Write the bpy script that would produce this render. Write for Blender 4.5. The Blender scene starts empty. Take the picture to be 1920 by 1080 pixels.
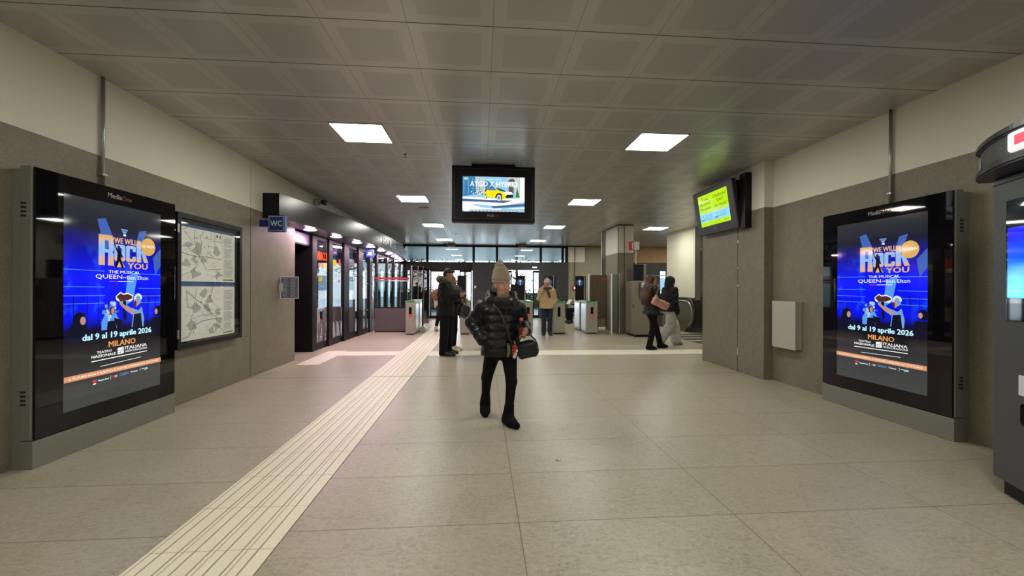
import bpy, bmesh, math, random
import numpy as np
from mathutils import Vector, Matrix
random.seed(7)
S = bpy.context.scene
COL = S.collection
PI = math.pi
# ---------------------------------------------------------------- camera
CAM_H = 1.29
YAW = math.atan(57/765.0)
cd = bpy.data.cameras.new('camera'); cam = bpy.data.objects.new('camera', cd); COL.objects.link(cam)
cd.sensor_width = 36; cd.lens = 765*36/1920.0; cd.clip_start = 0.05; cd.clip_end = 200
cam.matrix_world = Matrix.Translation((0, 0, CAM_H)) @ Matrix.Rotation(-YAW, 4, 'Z') @ Matrix.Rotation(PI/2, 4, 'X') @ Matrix.Rotation(0.0035, 4, 'Z')
S.camera = cam
# ---------------------------------------------------------------- exposure, world
S.view_settings.view_transform = 'Standard'
try: S.view_settings.look = 'None'
except Exception: pass
S.view_settings.gamma = 1; S.view_settings.use_curve_mapping = False
S.view_settings.exposure = 0.0
w = bpy.data.worlds.new('overcast_sky'); S.world = w; w.use_nodes = True
bg = w.node_tree.nodes['Background']; bg.inputs[0].default_value = (0.82, 0.91, 1.0, 1); bg.inputs[1].default_value = 9.0
PANEL_EMIT = 36
# ---------------------------------------------------------------- materials
MATS = {}
class NT:
    def __init__(s, m): s.t = m.node_tree; s.n = s.t.nodes; s.l = s.t.links
    def add(s, typ, **kw):
        n = s.n.new(typ)
        for k, v in kw.items(): setattr(n, k, v)
        return n
    def link(s, a, b): s.l.new(a, b)
    def math(s, op, a, b=None, c=None):
        n = s.n.new('ShaderNodeMath'); n.operation = op
        for i, v in enumerate((a, b, c)):
            if v is None: continue
            if isinstance(v, (int, float)): n.inputs[i].default_value = v
            else: s.l.new(v, n.inputs[i])
        return n.outputs[0]
    def mix(s, fac, a, b):
        n = s.n.new('ShaderNodeMix'); n.data_type = 'RGBA'
        for i, v in ((0, fac), (6, a), (7, b)):
            if isinstance(v, (int, float)): n.inputs[i].default_value = v
            elif isinstance(v, tuple): n.inputs[i].default_value = (*v[:3], 1)
            else: s.l.new(v, n.inputs[i])
        return n.outputs[2]
    def noise(s, vec, scale, detail=4, rough=.55):
        n = s.n.new('ShaderNodeTexNoise'); n.inputs['Scale'].default_value = scale
        n.inputs['Detail'].default_value = detail; n.inputs['Roughness'].default_value = rough
        if vec is not None: s.l.new(vec, n.inputs['Vector'])
        return n.outputs['Fac']
    def ramp(s, fac, stops):
        n = s.n.new('ShaderNodeValToRGB'); e = n.color_ramp.elements
        while len(e) < len(stops): e.new(.5)
        for i, (p, c) in enumerate(stops):
            e[i].position = p; e[i].color = (*c, 1) if len(c) == 3 else c
        s.l.new(fac, n.inputs[0]); return n.outputs[0]
    def pos(s): return s.n.new('ShaderNodeNewGeometry').outputs['Position']
    def obj(s): return s.n.new('ShaderNodeTexCoord').outputs['Object']
    def sep(s, v):
        n = s.n.new('ShaderNodeSeparateXYZ'); s.l.new(v, n.inputs[0]); return n.outputs
    def bump(s, h, strength=.2, dist=.01):
        n = s.n.new('ShaderNodeBump'); n.inputs['Strength'].default_value = strength; n.inputs['Distance'].default_value = dist
        s.l.new(h, n.inputs['Height']); return n.outputs[0]
def sr(c):
    """0-255 sRGB triple to linear"""
    return tuple(((v/255)/12.92 if v/255 <= .04045 else ((v/255+.055)/1.055)**2.4) for v in c)
def new_mat(name):
    m = bpy.data.materials.new(name); m.use_nodes = True; b = m.node_tree.nodes['Principled BSDF']
    MATS[name] = m; return m, NT(m), b
def mat(name, col, rough=.5, metal=0., var=0., scale=20., bump=0., emit=None, es=0., spec=None, coat=0., sheen=0., trans=0., alpha=1., bdist=.004):
    if name in MATS: return MATS[name]
    m, t, b = new_mat(name)
    b.inputs['Base Color'].default_value = (*col, 1); b.inputs['Roughness'].default_value = rough; b.inputs['Metallic'].default_value = metal
    if spec is not None: b.inputs['Specular IOR Level'].default_value = spec
    if coat: b.inputs['Coat Weight'].default_value = coat; b.inputs['Coat Roughness'].default_value = .03
    if sheen: b.inputs['Sheen Weight'].default_value = sheen
    if trans: b.inputs['Transmission Weight'].default_value = trans
    if alpha < 1: b.inputs['Alpha'].default_value = alpha
    v = t.obj()
    if var or bump:
        n = t.noise(v, scale)
        if var:
            t.link(t.mix(n, tuple(c*(1-var) for c in col), tuple(min(1, c*(1+var)) for c in col)), b.inputs['Base Color'])
        if bump: t.link(t.bump(n, bump, bdist), b.inputs['Normal'])
    if emit: b.inputs['Emission Color'].default_value = (*emit, 1); b.inputs['Emission Strength'].default_value = es
    return m
def glow(name, col, es, rough=.08):
    """a lit pixel area of a screen: near-black glass that gives off light"""
    return mat(name, (.004, .004, .004), rough, emit=col, es=es, spec=.35)
# ---------------------------------------------------------------- mesh collecting
def link(name, me, parent=None):
    o = bpy.data.objects.new(name, me); COL.objects.link(o)
    if parent is not None: o.parent = parent
    return o
class MB:
    def __init__(s): s.bm = bmesh.new(); s.mats = []
    def mi(s, m):
        if m not in s.mats: s.mats.append(m)
        return s.mats.index(m)
    def addraw(s, verts, faces, m, smooth=False):
        i = s.mi(m); vs = [s.bm.verts.new(v) for v in verts]; out = []
        for f in faces:
            try: fc = s.bm.faces.new([vs[k] for k in f])
            except ValueError: continue
            fc.material_index = i; fc.smooth = smooth; out.append(fc)
        return vs, out
    def box(s, x0, x1, y0, y1, z0, z1, m, bev=0., M=None, seg=2):
        t = bmesh.new(); bmesh.ops.create_cube(t, size=1)
        for v in t.verts: v.co = Vector(((x0+x1)/2+v.co.x*(x1-x0), (y0+y1)/2+v.co.y*(y1-y0), (z0+z1)/2+v.co.z*(z1-z0)))
        if bev: bmesh.ops.bevel(t, geom=list(t.edges), offset=bev, segments=seg, affect='EDGES', profile=.5)
        s.take(t, m, M, smooth=False); return s
    def take(s, t, m, M=None, smooth=True):
        i = s.mi(m); t.verts.ensure_lookup_table(); mp = {}
        for v in t.verts: mp[v] = s.bm.verts.new(M @ v.co if M is not None else v.co)
        for f in t.faces:
            try: n = s.bm.faces.new([mp[v] for v in f.verts])
            except ValueError: continue
            n.material_index = i; n.smooth = smooth
        t.free()
    def prism(s, pts, axis, a, b, m, M=None, bev=0.):
        """extrude a 2D outline along axis ('x','y','z') from a to b"""
        def P(u, v, w_): return {'x': (w_, u, v), 'y': (u, w_, v), 'z': (u, v, w_)}[axis]
        t = bmesh.new(); n = len(pts)
        A = [t.verts.new(P(u, v, a)) for u, v in pts]; B = [t.verts.new(P(u, v, b)) for u, v in pts]
        t.faces.new(A); t.faces.new(B[::-1])
        for k in range(n): t.faces.new([A[k], B[k], B[(k+1) % n], A[(k+1) % n]])
        bmesh.ops.recalc_face_normals(t, faces=list(t.faces))
        if bev: bmesh.ops.bevel(t, geom=list(t.edges), offset=bev, segments=2, affect='EDGES')
        s.take(t, m, M, smooth=False); return s
    def tube(s, pts, r, m, n=10, caps=True, M=None):
        pts = [Vector(p) for p in pts]; rs = r if isinstance(r, (list, tuple)) else [r]*len(pts)
        t = bmesh.new(); rings = []; up = Vector((0, 0, 1)); prev = None
        for i, p in enumerate(pts):
            d = (pts[min(i+1, len(pts)-1)]-pts[max(i-1, 0)]).normalized()
            if prev is None: u = d.cross(up if abs(d.z) < .9 else Vector((1, 0, 0))).normalized()
            else: u = (prev-d*prev.dot(d)).normalized()
            prev = u; v = d.cross(u)
            rings.append([t.verts.new(p+(u*math.cos(2*PI*k/n)+v*math.sin(2*PI*k/n))*rs[i]) for k in range(n)])
        for a, b in zip(rings, rings[1:]):
            for k in range(n): t.faces.new([a[k], a[(k+1) % n], b[(k+1) % n], b[k]])
        if caps: t.faces.new(rings[0][::-1]); t.faces.new(rings[-1])
        s.take(t, m, M); return s
    def lathe(s, prof, m, c=(0, 0, 0), n=24, M=None):
        t = bmesh.new(); rings = []
        for r, z in prof: rings.append([t.verts.new((c[0]+r*math.cos(2*PI*k/n), c[1]+r*math.sin(2*PI*k/n), c[2]+z)) for k in range(n)])
        for a, b in zip(rings, rings[1:]):
            for k in range(n): t.faces.new([a[k], a[(k+1) % n], b[(k+1) % n], b[k]])
        t.faces.new(rings[0][::-1]); t.faces.new(rings[-1])
        bmesh.ops.recalc_face_normals(t, faces=list(t.faces)); s.take(t, m, M); return s
    def sphere(s, c, r, m, M=None, sub=3):
        t = bmesh.new(); bmesh.ops.create_icosphere(t, subdivisions=sub, radius=1)
        r = r if isinstance(r, (tuple, list)) else (r, r, r)
        for v in t.verts: v.co = Vector((c[0]+v.co.x*r[0], c[1]+v.co.y*r[1], c[2]+v.co.z*r[2]))
        s.take(t, m, M); return s
    # --- flat picture content: u to the right, v up, on a face that looks towards -Y; q = layer
    def fpoly(s, pts, m, q=1):
        s.ep = (getattr(s, 'ep', 0)+1) % 40; q = q+s.ep*.018
        return s.addraw([(u, -.0008*q, v) for u, v in pts], [list(range(len(pts)))], m)
    def frect(s, u0, v0, u1, v1, m, q=1): return s.fpoly([(u0, v0), (u1, v0), (u1, v1), (u0, v1)], m, q)
    def fdisc(s, u, v, r, m, q=1, n=32, ry=None):
        ry = ry or r
        return s.fpoly([(u+r*math.cos(2*PI*k/n), v+ry*math.sin(2*PI*k/n)) for k in range(n)], m, q)
    def fline(s, pts, wd, m, q=1):
        for (a, b), (c, d) in zip(pts, pts[1:]):
            L = math.hypot(c-a, d-b) or 1; nx, ny = -(d-b)/L*wd/2, (c-a)/L*wd/2
            ex, ey = (c-a)/L*wd*.3, (d-b)/L*wd*.3
            s.fpoly([(a-nx-ex, b-ny-ey), (c-nx+ex, d-ny+ey), (c+nx+ex, d+ny+ey), (a+nx-ex, b+ny-ey)], m, q)
    def ftext(s, txt, u0, v0, u1, v1, m, q=1, bold=0., depth=0., spacing=1.):
        """lettering fitted into the box u0..u1, v0..v1"""
        c = bpy.data.curves.new('t', 'FONT'); c.body = txt; c.size = 1; c.resolution_u = 2; c.space_character = spacing
        o = bpy.data.objects.new('t', c); me = bpy.data.meshes.new_from_object(o)
        co = [v.co.copy() for v in me.vertices]
        if co:
            xa, xb = min(v.x for v in co), max(v.x for v in co); ya, yb = min(v.y for v in co), max(v.y for v in co)
            vs = [(u0+(v.x-xa)/(xb-xa)*(u1-u0), -.0008*q, v0+(v.y-ya)/(yb-ya)*(v1-v0)) for v in co]
            fl = [list(p.vertices) for p in me.polygons]; e = bold*(v1-v0)*1.1
            for dx, dz in (((0, 0),) if not bold else ((-e, 0), (e, 0), (0, e*.5), (0, -e*.5))): s.addraw([(a+dx, b_-.00005*(1+dx/(e or 1)), c_+dz) for a, b_, c_ in vs], fl, m)
        bpy.data.objects.remove(o); bpy.data.curves.remove(c); bpy.data.meshes.remove(me)
    def build(s, name, parent=None, loc=None, rz=0., kind=None, M=None):
        me = bpy.data.meshes.new(name); s.bm.to_mesh(me); s.bm.free()
        for m in s.mats: me.materials.append(m)
        o = link(name, me, parent)
        if M is not None: o.matrix_local = M
        else:
            if loc is not None: o.location = loc
            if rz: o.rotation_euler = (0, 0, rz)
        if kind: o['kind'] = kind
        return o
def tag(o, label, cat, group=None, kind=None):
    o['label'] = label; o['category'] = cat
    if group: o['group'] = group
    if kind: o['kind'] = kind
    return o
def thing(name, label, cat, loc=(0, 0, 0), rz=0., group=None):
    o = bpy.data.objects.new(name, None); COL.objects.link(o); o.location = loc; o.rotation_euler = (0, 0, rz); o.empty_display_size = .1
    return tag(o, label, cat, group)
def copy_tree(o, parent=None):
    c = o.copy(); COL.objects.link(c)
    if parent is not None: c.parent = parent
    for ch in list(o.children): copy_tree(ch, c)
    return c
# ---------------------------------------------------------------- common materials
def m_floor():
    m, t, b = new_mat('stone_floor_tiles'); P = t.pos(); x, y, z = t.sep(P)
    TX, TY = 1.2345, 0.6
    def joint(c, off, per, wd):
        f = t.math('PINGPONG', t.math('SUBTRACT', c, off), per/2)
        return t.math('LESS_THAN', f, wd)
    jx = joint(x, .209-TX*20, TX, .0028); jy = joint(y, 2.233-TY*20, TY, .0028)
    jj = t.math('MAXIMUM', t.math('MULTIPLY', jx, t.math('GREATER_THAN', x, -1.5)), jy)
    ex = t.math('LESS_THAN', t.math('ABSOLUTE', t.math('SUBTRACT', y, 6.01)), .009)
    jj2 = t.math('MAXIMUM', t.math('MULTIPLY', jj, .75), ex)
    cid = t.add('ShaderNodeCombineXYZ')
    t.link(t.math('FLOOR', t.math('DIVIDE', t.math('SUBTRACT', x, .209-TX*20), TX)), cid.inputs[0])
    t.link(t.math('FLOOR', t.math('DIVIDE', t.math('SUBTRACT', y, 2.233-TY*20), TY)), cid.inputs[1])
    wn = t.add('ShaderNodeTexWhiteNoise'); t.link(cid.outputs[0], wn.inputs[0])
    n1 = t.noise(P, 3.5, 6, .65); n2 = t.noise(P, 38, 5, .7)
    sc = t.add('ShaderNodeMapping'); sc.inputs['Scale'].default_value = (1, 2.2, 1); t.link(P, sc.inputs[0])
    n3 = t.noise(sc.outputs[0], 13, 8, .75)
    base = t.mix(t.ramp(n1, [(.3, (0, 0, 0)), (.7, (1, 1, 1))]), sr((134, 125, 106)), sr((164, 156, 136)))
    base = t.mix(t.ramp(n2, [(.35, (0, 0, 0)), (.7, (1, 1, 1))]), base, sr((172, 163, 145)))
    vor = t.add('ShaderNodeTexVoronoi'); vor.inputs['Scale'].default_value = 95; t.link(P, vor.inputs['Vector'])
    thr = t.math('LESS_THAN', vor.outputs['Distance'], .17)
    sp = t.math('MULTIPLY', thr, t.math('GREATER_THAN', t.noise(P, 30, 2), .54))
    base = t.mix(t.math('MULTIPLY', sp, .7), base, sr((218, 208, 186)))
    vor2 = t.add('ShaderNodeTexVoronoi'); vor2.inputs['Scale'].default_value = 60; t.link(sc.outputs[0], vor2.inputs['Vector'])
    sp2 = t.math('MULTIPLY', t.math('LESS_THAN', vor2.outputs['Distance'], .16), t.math('GREATER_THAN', n3, .55))
    base = t.mix(t.math('MULTIPLY', sp2, .65), base, sr((104, 92, 76)))
    veins = t.ramp(n3, [(.44, (0, 0, 0)), (.5, (1, 1, 1)), (.56, (0, 0, 0))])
    base = t.mix(t.math('MULTIPLY', veins, .34), base, sr((205, 196, 175)))
    base = t.mix(t.math('MULTIPLY', wn.outputs[0], .22), base, sr((150, 137, 116)))
    base = t.mix(jj2, base, sr((88, 78, 64)))
    t.link(base, b.inputs['Base Color'])
    t.link(t.math('ADD', .27, t.math('MULTIPLY', n1, .16)), b.inputs['Roughness'])
    b.inputs['Specular IOR Level'].default_value = .45
    h = t.math('SUBTRACT', t.math('MULTIPLY', n2, .15), jj2); t.link(t.bump(h, .25, .002), b.inputs['Normal'])
    return m
def m_ceiling(G, X0, Y0):
    m, t, b = new_mat('metal_ceiling_tiles'); P = t.pos(); x, y, z = t.sep(P)
    u = t.math('PINGPONG', t.math('SUBTRACT', x, X0-G*40), G/2); v = t.math('PINGPONG', t.math('SUBTRACT', y, Y0-G*40), G/2)
    d = t.math('MINIMUM', u, v)
    inner = t.math('GREATER_THAN', d, .085)
    jx = t.math('LESS_THAN', u, .0022); jy = t.math('LESS_THAN', v, .0042)
    j = t.math('MAXIMUM', t.math('MULTIPLY', jx, .55), jy)
    cid = t.add('ShaderNodeCombineXYZ')
    t.link(t.math('FLOOR', t.math('DIVIDE', t.math('SUBTRACT', x, X0-G*40), G)), cid.inputs[0]); t.link(t.math('FLOOR', t.math('DIVIDE', t.math('SUBTRACT', y, Y0-G*40), G)), cid.inputs[1])
    wn = t.add('ShaderNodeTexWhiteNoise'); t.link(cid.outputs[0], wn.inputs[0])
    vor = t.add('ShaderNodeTexVoronoi'); vor.inputs['Scale'].default_value = 210; vor.inputs['Randomness'].default_value = 0.; t.link(P, vor.inputs['Vector'])
    base = t.mix(inner, sr((184, 185, 182)), sr((172, 173, 170)))
    base = t.mix(t.math('MULTIPLY', wn.outputs[0], .16), base, sr((156, 156, 153)))
    base = t.mix(j, base, sr((52, 50, 46)))
    t.link(base, b.inputs['Base Color'])
    b.inputs['Metallic'].default_value = .3
    t.link(t.math('ADD', .31, t.math('MULTIPLY', inner, .05)), b.inputs['Roughness'])
    # every tile hangs at a slightly different angle
    n = t.add('ShaderNodeVectorMath', operation='SUBTRACT'); t.link(wn.outputs['Color'], n.inputs[0]); n.inputs[1].default_value = (.5, .5, .5)
    n2 = t.add('ShaderNodeVectorMath', operation='SCALE'); t.link(n.outputs[0], n2.inputs[0]); n2.inputs['Scale'].default_value = .012
    g = t.n.new('ShaderNodeNewGeometry'); n3 = t.add('ShaderNodeVectorMath', operation='ADD'); t.link(g.outputs['Normal'], n3.inputs[0]); t.link(n2.outputs[0], n3.inputs[1])
    n4 = t.add('ShaderNodeVectorMath', operation='NORMALIZE'); t.link(n3.outputs[0], n4.inputs[0]); t.link(n4.outputs[0], b.inputs['Normal'])
    return m
def m_stone_wall():
    m, t, b = new_mat('speckled_stone_cladding'); P = t.pos(); x, y, z = t.sep(P)
    s_ = t.math('ADD', x, y)
    n1 = t.noise(P, 2.2, 5, .6); n2 = t.noise(P, 55, 4, .7); n3 = t.noise(P, 9, 7, .75)
    c = t.mix(t.ramp(n1, [(.35, (0, 0, 0)), (.65, (1, 1, 1))]), sr((112, 106, 88)), sr((124, 117, 98)))
    c = t.mix(t.ramp(n2, [(.4, (0, 0, 0)), (.72, (1, 1, 1))]), c, sr((136, 129, 112)))
    c = t.mix(t.math('MULTIPLY', t.ramp(n3, [(.42, (1, 1, 1)), (.55, (0, 0, 0))]), .3), c, sr((104, 96, 80)))
    jz = t.math('LESS_THAN', t.math('PINGPONG', t.math('SUBTRACT', z, 1.22-2.4), 1.2/2), .002)
    c = t.mix(t.math('MULTIPLY', jz, .4), c, sr((90, 80, 64)))
    t.link(c, b.inputs['Base Color']); b.inputs['Roughness'].default_value = .55
    t.link(t.bump(n2, .12, .002), b.inputs['Normal']); return m
def m_paint():
    m, t, b = new_mat('off_white_wall_paint'); P = t.pos()
    c = t.mix(t.noise(P, 1.3, 4), sr((216, 213, 197)), sr((226, 223, 208)))
    t.link(c, b.inputs['Base Color']); b.inputs['Roughness'].default_value = .6
    t.link(t.bump(t.noise(P, 60, 3), .08, .002), b.inputs['Normal']); return m
def m_tactile():
    m, t, b = new_mat('ribbed_tactile_tiles'); P = t.pos(); x, y, z = t.sep(P)
    g1 = t.math('LESS_THAN', t.math('PINGPONG', t.math('SUBTRACT', x, -1.61), .0375), .0045)
    g2 = t.math('LESS_THAN', t.math('PINGPONG', t.math('SUBTRACT', x, -1.585), .075), .0035)
    jy = t.math('LESS_THAN', t.math('PINGPONG', t.math('SUBTRACT', y, 2.09-8), .2), .0022)
    g = t.math('MAXIMUM', t.math('MAXIMUM', g1, t.math('MULTIPLY', g2, .8)), t.math('MULTIPLY', jy, .7))
    n = t.noise(P, 5, 6, .7)
    g = t.math('MULTIPLY', g, t.math('ADD', .35, t.math('MULTIPLY', n, .75)))
    ex = t.math('LESS_THAN', t.math('ABSOLUTE', t.math('SUBTRACT', y, 6.01)), .011)
    g = t.math('MAXIMUM', g, ex)
    c = t.mix(n, sr((226, 217, 192)), sr((240, 232, 208)))
    c = t.mix(g, c, sr((112, 98, 78)))
    t.link(c, b.inputs['Base Color']); b.inputs['Roughness'].default_value = .42
    t.link(t.bump(t.math('SUBTRACT', 1., g), .5, .003), b.inputs['Normal']); return m
def m_plain_tactile():
    m, t, b = new_mat('cream_guide_tiles'); P = t.pos(); x, y, z = t.sep(P)
    j = t.math('LESS_THAN', t.math('PINGPONG', x, .3), .003)
    c = t.mix(t.noise(P, 6, 4), sr((222, 213, 190)), sr((236, 229, 207))); c = t.mix(t.math('MULTIPLY', j, .6), c, sr((130, 118, 96)))
    t.link(c, b.inputs['Base Color']); b.inputs['Roughness'].default_value = .4; return m
def m_glass(name, tint=(.8, .85, .85), rough=.02, clear=.93, spec=1.):
    """a pane: clear where looked straight through, mirror-like at a grazing angle"""
    m, t, b = new_mat(name); t.n.remove(b); out = t.n['Material Output']
    tr = t.add('ShaderNodeBsdfTransparent'); tr.inputs[0].default_value = (*[c*clear for c in tint], 1)
    gl = t.add('ShaderNodeBsdfGlossy'); gl.inputs['Roughness'].default_value = rough; gl.inputs[0].default_value = (.9, .95, 1, 1)
    g = t.n.new('ShaderNodeNewGeometry'); dt = t.add('ShaderNodeVectorMath', operation='DOT_PRODUCT'); t.link(g.outputs['Normal'], dt.inputs[0]); t.link(g.outputs['Incoming'], dt.inputs[1])
    k = t.math('POWER', t.math('SUBTRACT', 1., t.math('ABSOLUTE', dt.outputs['Value'])), 5.)
    fr = t.math('MULTIPLY', t.math('ADD', .04, t.math('MULTIPLY', k, .9)), spec)
    mx = t.add('ShaderNodeMixShader'); t.link(fr, mx.inputs[0]); t.link(tr.outputs[0], mx.inputs[1]); t.link(gl.outputs[0], mx.inputs[2])
    t.link(mx.outputs[0], out.inputs[0]); return m
FLOOR_M = m_floor(); STONE = m_stone_wall(); PAINT = m_paint(); TACT = m_tactile(); TACT2 = m_plain_tactile()
G = .5875; CX0 = .073; CY0 = 2.83; CZ = 3.10
CEIL_M = m_ceiling(G, CX0, CY0)
BLACKGLASS = mat('glossy_black_glass', (.004, .004, .005), .025, spec=.34)
TOTEM_G = mat('grey_painted_metal', sr((128, 128, 118)), .45, .2, var=.04, scale=30)
BLACK = mat('black_matte_metal', (.006, .006, .007), .5, spec=.25)
BLACKF = mat('black_window_frame', (.008, .0075, .008), .45, spec=.25)
DARK = mat('dark_grey_panel', sr((52, 54, 56)), .5, var=.05, scale=4)
STEEL = mat('brushed_stainless_steel', (.55, .54, .52), .3, 1., var=.08, scale=40)
GALV = mat('galvanised_conduit_steel', (.42, .43, .43), .35, .9)
WHITE = mat('white_plastic', (.75, .75, .73), .45)
GLASS = m_glass('clear_pane_glass'); GLASS_D = m_glass('smoked_gate_glass', (.8, .72, .68), clear=.62)
GLASS_M = m_glass('map_case_glass', (1, 1, 1), clear=.99)
GLASS_S = m_glass('shop_window_glass', (.85, .85, .88), clear=.85, spec=.8)
PANEL_M = mat('light_panel_diffuser', (.9, .9, .9), .5, emit=(1., .98, .89), es=PANEL_EMIT)
RED = mat('red_plastic', sr((190, 40, 38)), .4)
# ================================================================ THE SETTING
W_L, W_R, W_P = -3.29, 4.13, 3.99
def struct(name, boxes):
    b = MB()
    for bx in boxes: b.box(*bx[:6], bx[6])
    return b.build(name, kind='structure')
struct('floor', [(-8.2, 9.6, -8, 17.4, -.2, 0, FLOOR_M)])
PAVE = mat('wet_grey_pavement', sr((150, 158, 165)), .35, var=.15, scale=1.5)
struct('floor_outside', [(-30, 35, 17.4, 60, -.2, -.005, PAVE)])
# ceiling: a slab with openings only where the lamps sit just under it
struct('ceiling', [(-8.2, 9.6, -8, 17.4, CZ, CZ+.2, CEIL_M)])
SOFF = mat('canopy_soffit_panels', sr((84, 98, 102)), .4, .3, var=.08, scale=2)
struct('ceiling_outside', [(-9, 10, 17.6, 28.3, CZ+.05, CZ+.25, SOFF)])
ST = 2.42
# left wall: stone below, paint above, expansion joint at 6.08
struct('wall_left', [(W_L-.3, W_L, -8, 6.075, 0, ST, STONE), (W_L-.3, W_L, 6.09, 7.47, 0, ST, STONE), (W_L-.3, W_L, -8, 6.076, ST, CZ, PAINT), (W_L-.3, W_L, 6.086, 7.47, ST, CZ, PAINT),
                     (W_L-.3, W_L-.02, 6.07, 6.10, 0, CZ, BLACK), (W_L-.3, W_L, 7.47, 17.4, 2.72, CZ, PAINT), (-3.6, -3.53, 7.47, 17.4, 2.33, 2.72, BLACK)])
struct('wall_right', [(W_R, W_R+.35, -8, 5.5, 0, ST+.03, STONE), (W_R, W_R+.35, -8, 5.5, ST+.03, CZ, PAINT)])
b = MB()
for y0, y1 in ((5.5, 6.09), (6.105, 7.11)):
    b.box(W_P, W_R+.35, y0, y1, 0, ST+.03, STONE, bev=.004); b.box(W_P, W_R+.35, y0, y1, ST+.03, CZ, PAINT)
b.box(W_P+.012, W_R+.3, 6.08, 6.12, 0, CZ, BLACK)
random.seed(3)
for z0, z1 in ((.25, .37), (1.32, 1.36), (1.6, 1.63), (2.0, 2.05), (2.3, 2.34)): b.box(W_P+.002, W_P+.013, 6.091, 6.104, z0, z1, WHITE)
b.build('wall_right_pilaster', kind='structure')
struct('wall_back', [(-8.2, 9.6, -8.2, -8, 0, ST, STONE), (-8.2, 9.6, -8.2, -8, ST, CZ, PAINT)])
# alcove with the escalator on the right
BEIGE = mat('cream_wall_panel', sr((222, 219, 196)), .55, var=.04, scale=3)
METP = mat('light_metal_wall_panel', sr((150, 150, 140)), .4, .5, var=.06, scale=5)
struct('wall_alcove', [(W_R+.35, 7.0, 6.9, 7.11, 0, ST, STONE), (W_R+.35, 7.0, 6.9, 7.11, ST, CZ, PAINT), (7.0, 7.2, 7.11, 13.4, 1.55, 2.5, STONE), (7.0, 7.2, 7.11, 13.4, 2.5, CZ, PAINT),
                       (7.0, 7.2, 7.11, 12.75, 0, 1.55, METP), (7.0, 7.2, 12.78, 13.4, 0, 1.55, METP), (9.4, 9.6, 13.4, 17.4, 0, CZ, PAINT), (7.0, 9.6, 13.2, 13.4, 0, CZ, STONE)])
o = struct('wall_cream', [(6.2, 6.34, 11.46, 13.28, 1.02, CZ, BEIGE), (6.19, 6.2, 11.44, 13.3, .97, 1.02, STEEL), (6.19, 6.35, 11.44, 11.46, .97, CZ, STEEL)])
# far wall at 17.4
FY = 17.4
OSB, t_, b_ = new_mat('chipboard_hoarding')
P_ = t_.pos(); mp_ = t_.add('ShaderNodeMapping'); mp_.inputs['Scale'].default_value = (1, 1, 2.2); t_.link(P_, mp_.inputs[0])
vv = t_.add('ShaderNodeTexVoronoi'); vv.inputs['Scale'].default_value = 24; t_.link(mp_.outputs[0], vv.inputs['Vector'])
t_.link(t_.mix(vv.outputs['Color'], sr((158, 128, 88)), sr((196, 166, 120))), b_.inputs['Base Color']); b_.inputs['Roughness'].default_value = .7
TAN = mat('beige_plaster', sr((150, 142, 120)), .6, var=.05, scale=3)
struct('wall_far', [(3.7, 5.9, FY-.1, FY+.1, 0, 2.4, TAN), (4.42, 5.9, FY-.1, FY+.1, 2.4, CZ, TAN), (3.7, 4.42, FY-.16, FY+.1, 2.4, 3.06, PAINT), (3.7, 4.42, FY-.1, FY+.1, 3.06, CZ, BLACK),
                    (5.9, 9.6, FY-.1, FY+.1, 2.4, CZ, OSB), (5.9, 6.95, FY-.05, FY+.1, 0, 2.4, DARK), (8.1, 9.6, FY-.05, FY+.1, 0, 2.4, DARK), (6.95, 7.8, FY-.05, FY+.1, 0, 2.4, DARK),
                    (7.8, 8.1, FY-.05, FY+.1, 0, .95, DARK), (7.8, 8.1, FY-.05, FY+.1, 2.05, 2.4, DARK), (6.9, 9.5, FY-.09, FY-.05, 1.83, 1.87, STEEL)])
# dark frames of the street front
fr = MB(); D0, D1 = FY-.06, FY+.06
fr.box(-3.2, 3.7, D0, D1, 3.02, CZ, BLACKF); fr.box(-3.2, -.34, D0-.02, D1, 2.02, 2.38, BLACKF)
for x in (-2.28, -.34, .65, 2.53, 3.48): fr.box(x-.05, x+.05, D0, D1, 2.38, 3.02, BLACKF)
fr.box(3.6, 3.7, D0, D1, 2.38, 3.02, BLACKF)
fr.box(-2.3, -2.18, D0-.02, D1, 0, 2.02, BLACKF); fr.box(-3.2, -3.1, D0, D1, 0, 2.4, BLACKF)
fr.box(-.39, 1.02, D0-.08, D1, 0, 2.38, DARK); fr.box(1.02, 2.48, D0-.08, D1, 2.06, 2.38, DARK); fr.box(2.48, 3.7, D0-.1, D1, 0, 2.4, DARK)
fr.box(-2.18, -1.4, D0, D1, 0, .12, BLACKF)
fr.build('wall_far_frame', kind='structure')
def pane(n, x0, x1, z0, z1, y=FY, mt=None, frame=None, mull=()):
    b = MB(); b.box(x0, x1, y-.006, y+.006, z0, z1, mt or GLASS)
    o = b.build('window_%d' % n, kind='structure'); return o
k = 1
for x0, x1 in ((-3.1, -2.33), (-2.23, -.39), (-.29, .6), (.7, 2.48), (2.58, 3.43), (3.5, 3.6)):
    pane(k, x0, x1, 2.38, 3.02); k += 1
pane(k, -3.1, -2.3, .0, 2.02); k += 1
pane(k, 7.8, 8.1, .95, 2.05, FY); k += 1
for x in (7.87, 7.94, 8.01): pass
# sliding door leaves
def leaf(n, x0, x1, y):
    b = MB(); w_ = .055
    for (a, c, e, f) in ((x0, x1, 0, .12), (x0, x1, 1.96, 2.04), (x0, x0+w_, 0, 2.04), (x1-w_, x1, 0, 2.04)): b.box(a, c, y-.02, y+.02, e, f, BLACKF)
    o = b.build('door_%d' % n, kind='structure')
    p = MB(); p.box(x0+w_, x1-w_, y-.004, y+.004, .12, 1.96, GLASS); p.build('door_pane', o)
leaf(1, -2.15, -1.42, FY-.1); leaf(2, -.95, -.42, FY+.1); leaf(3, 1.05, 1.3, FY+.1); leaf(4, 2.2, 2.5, FY+.1)
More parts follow.
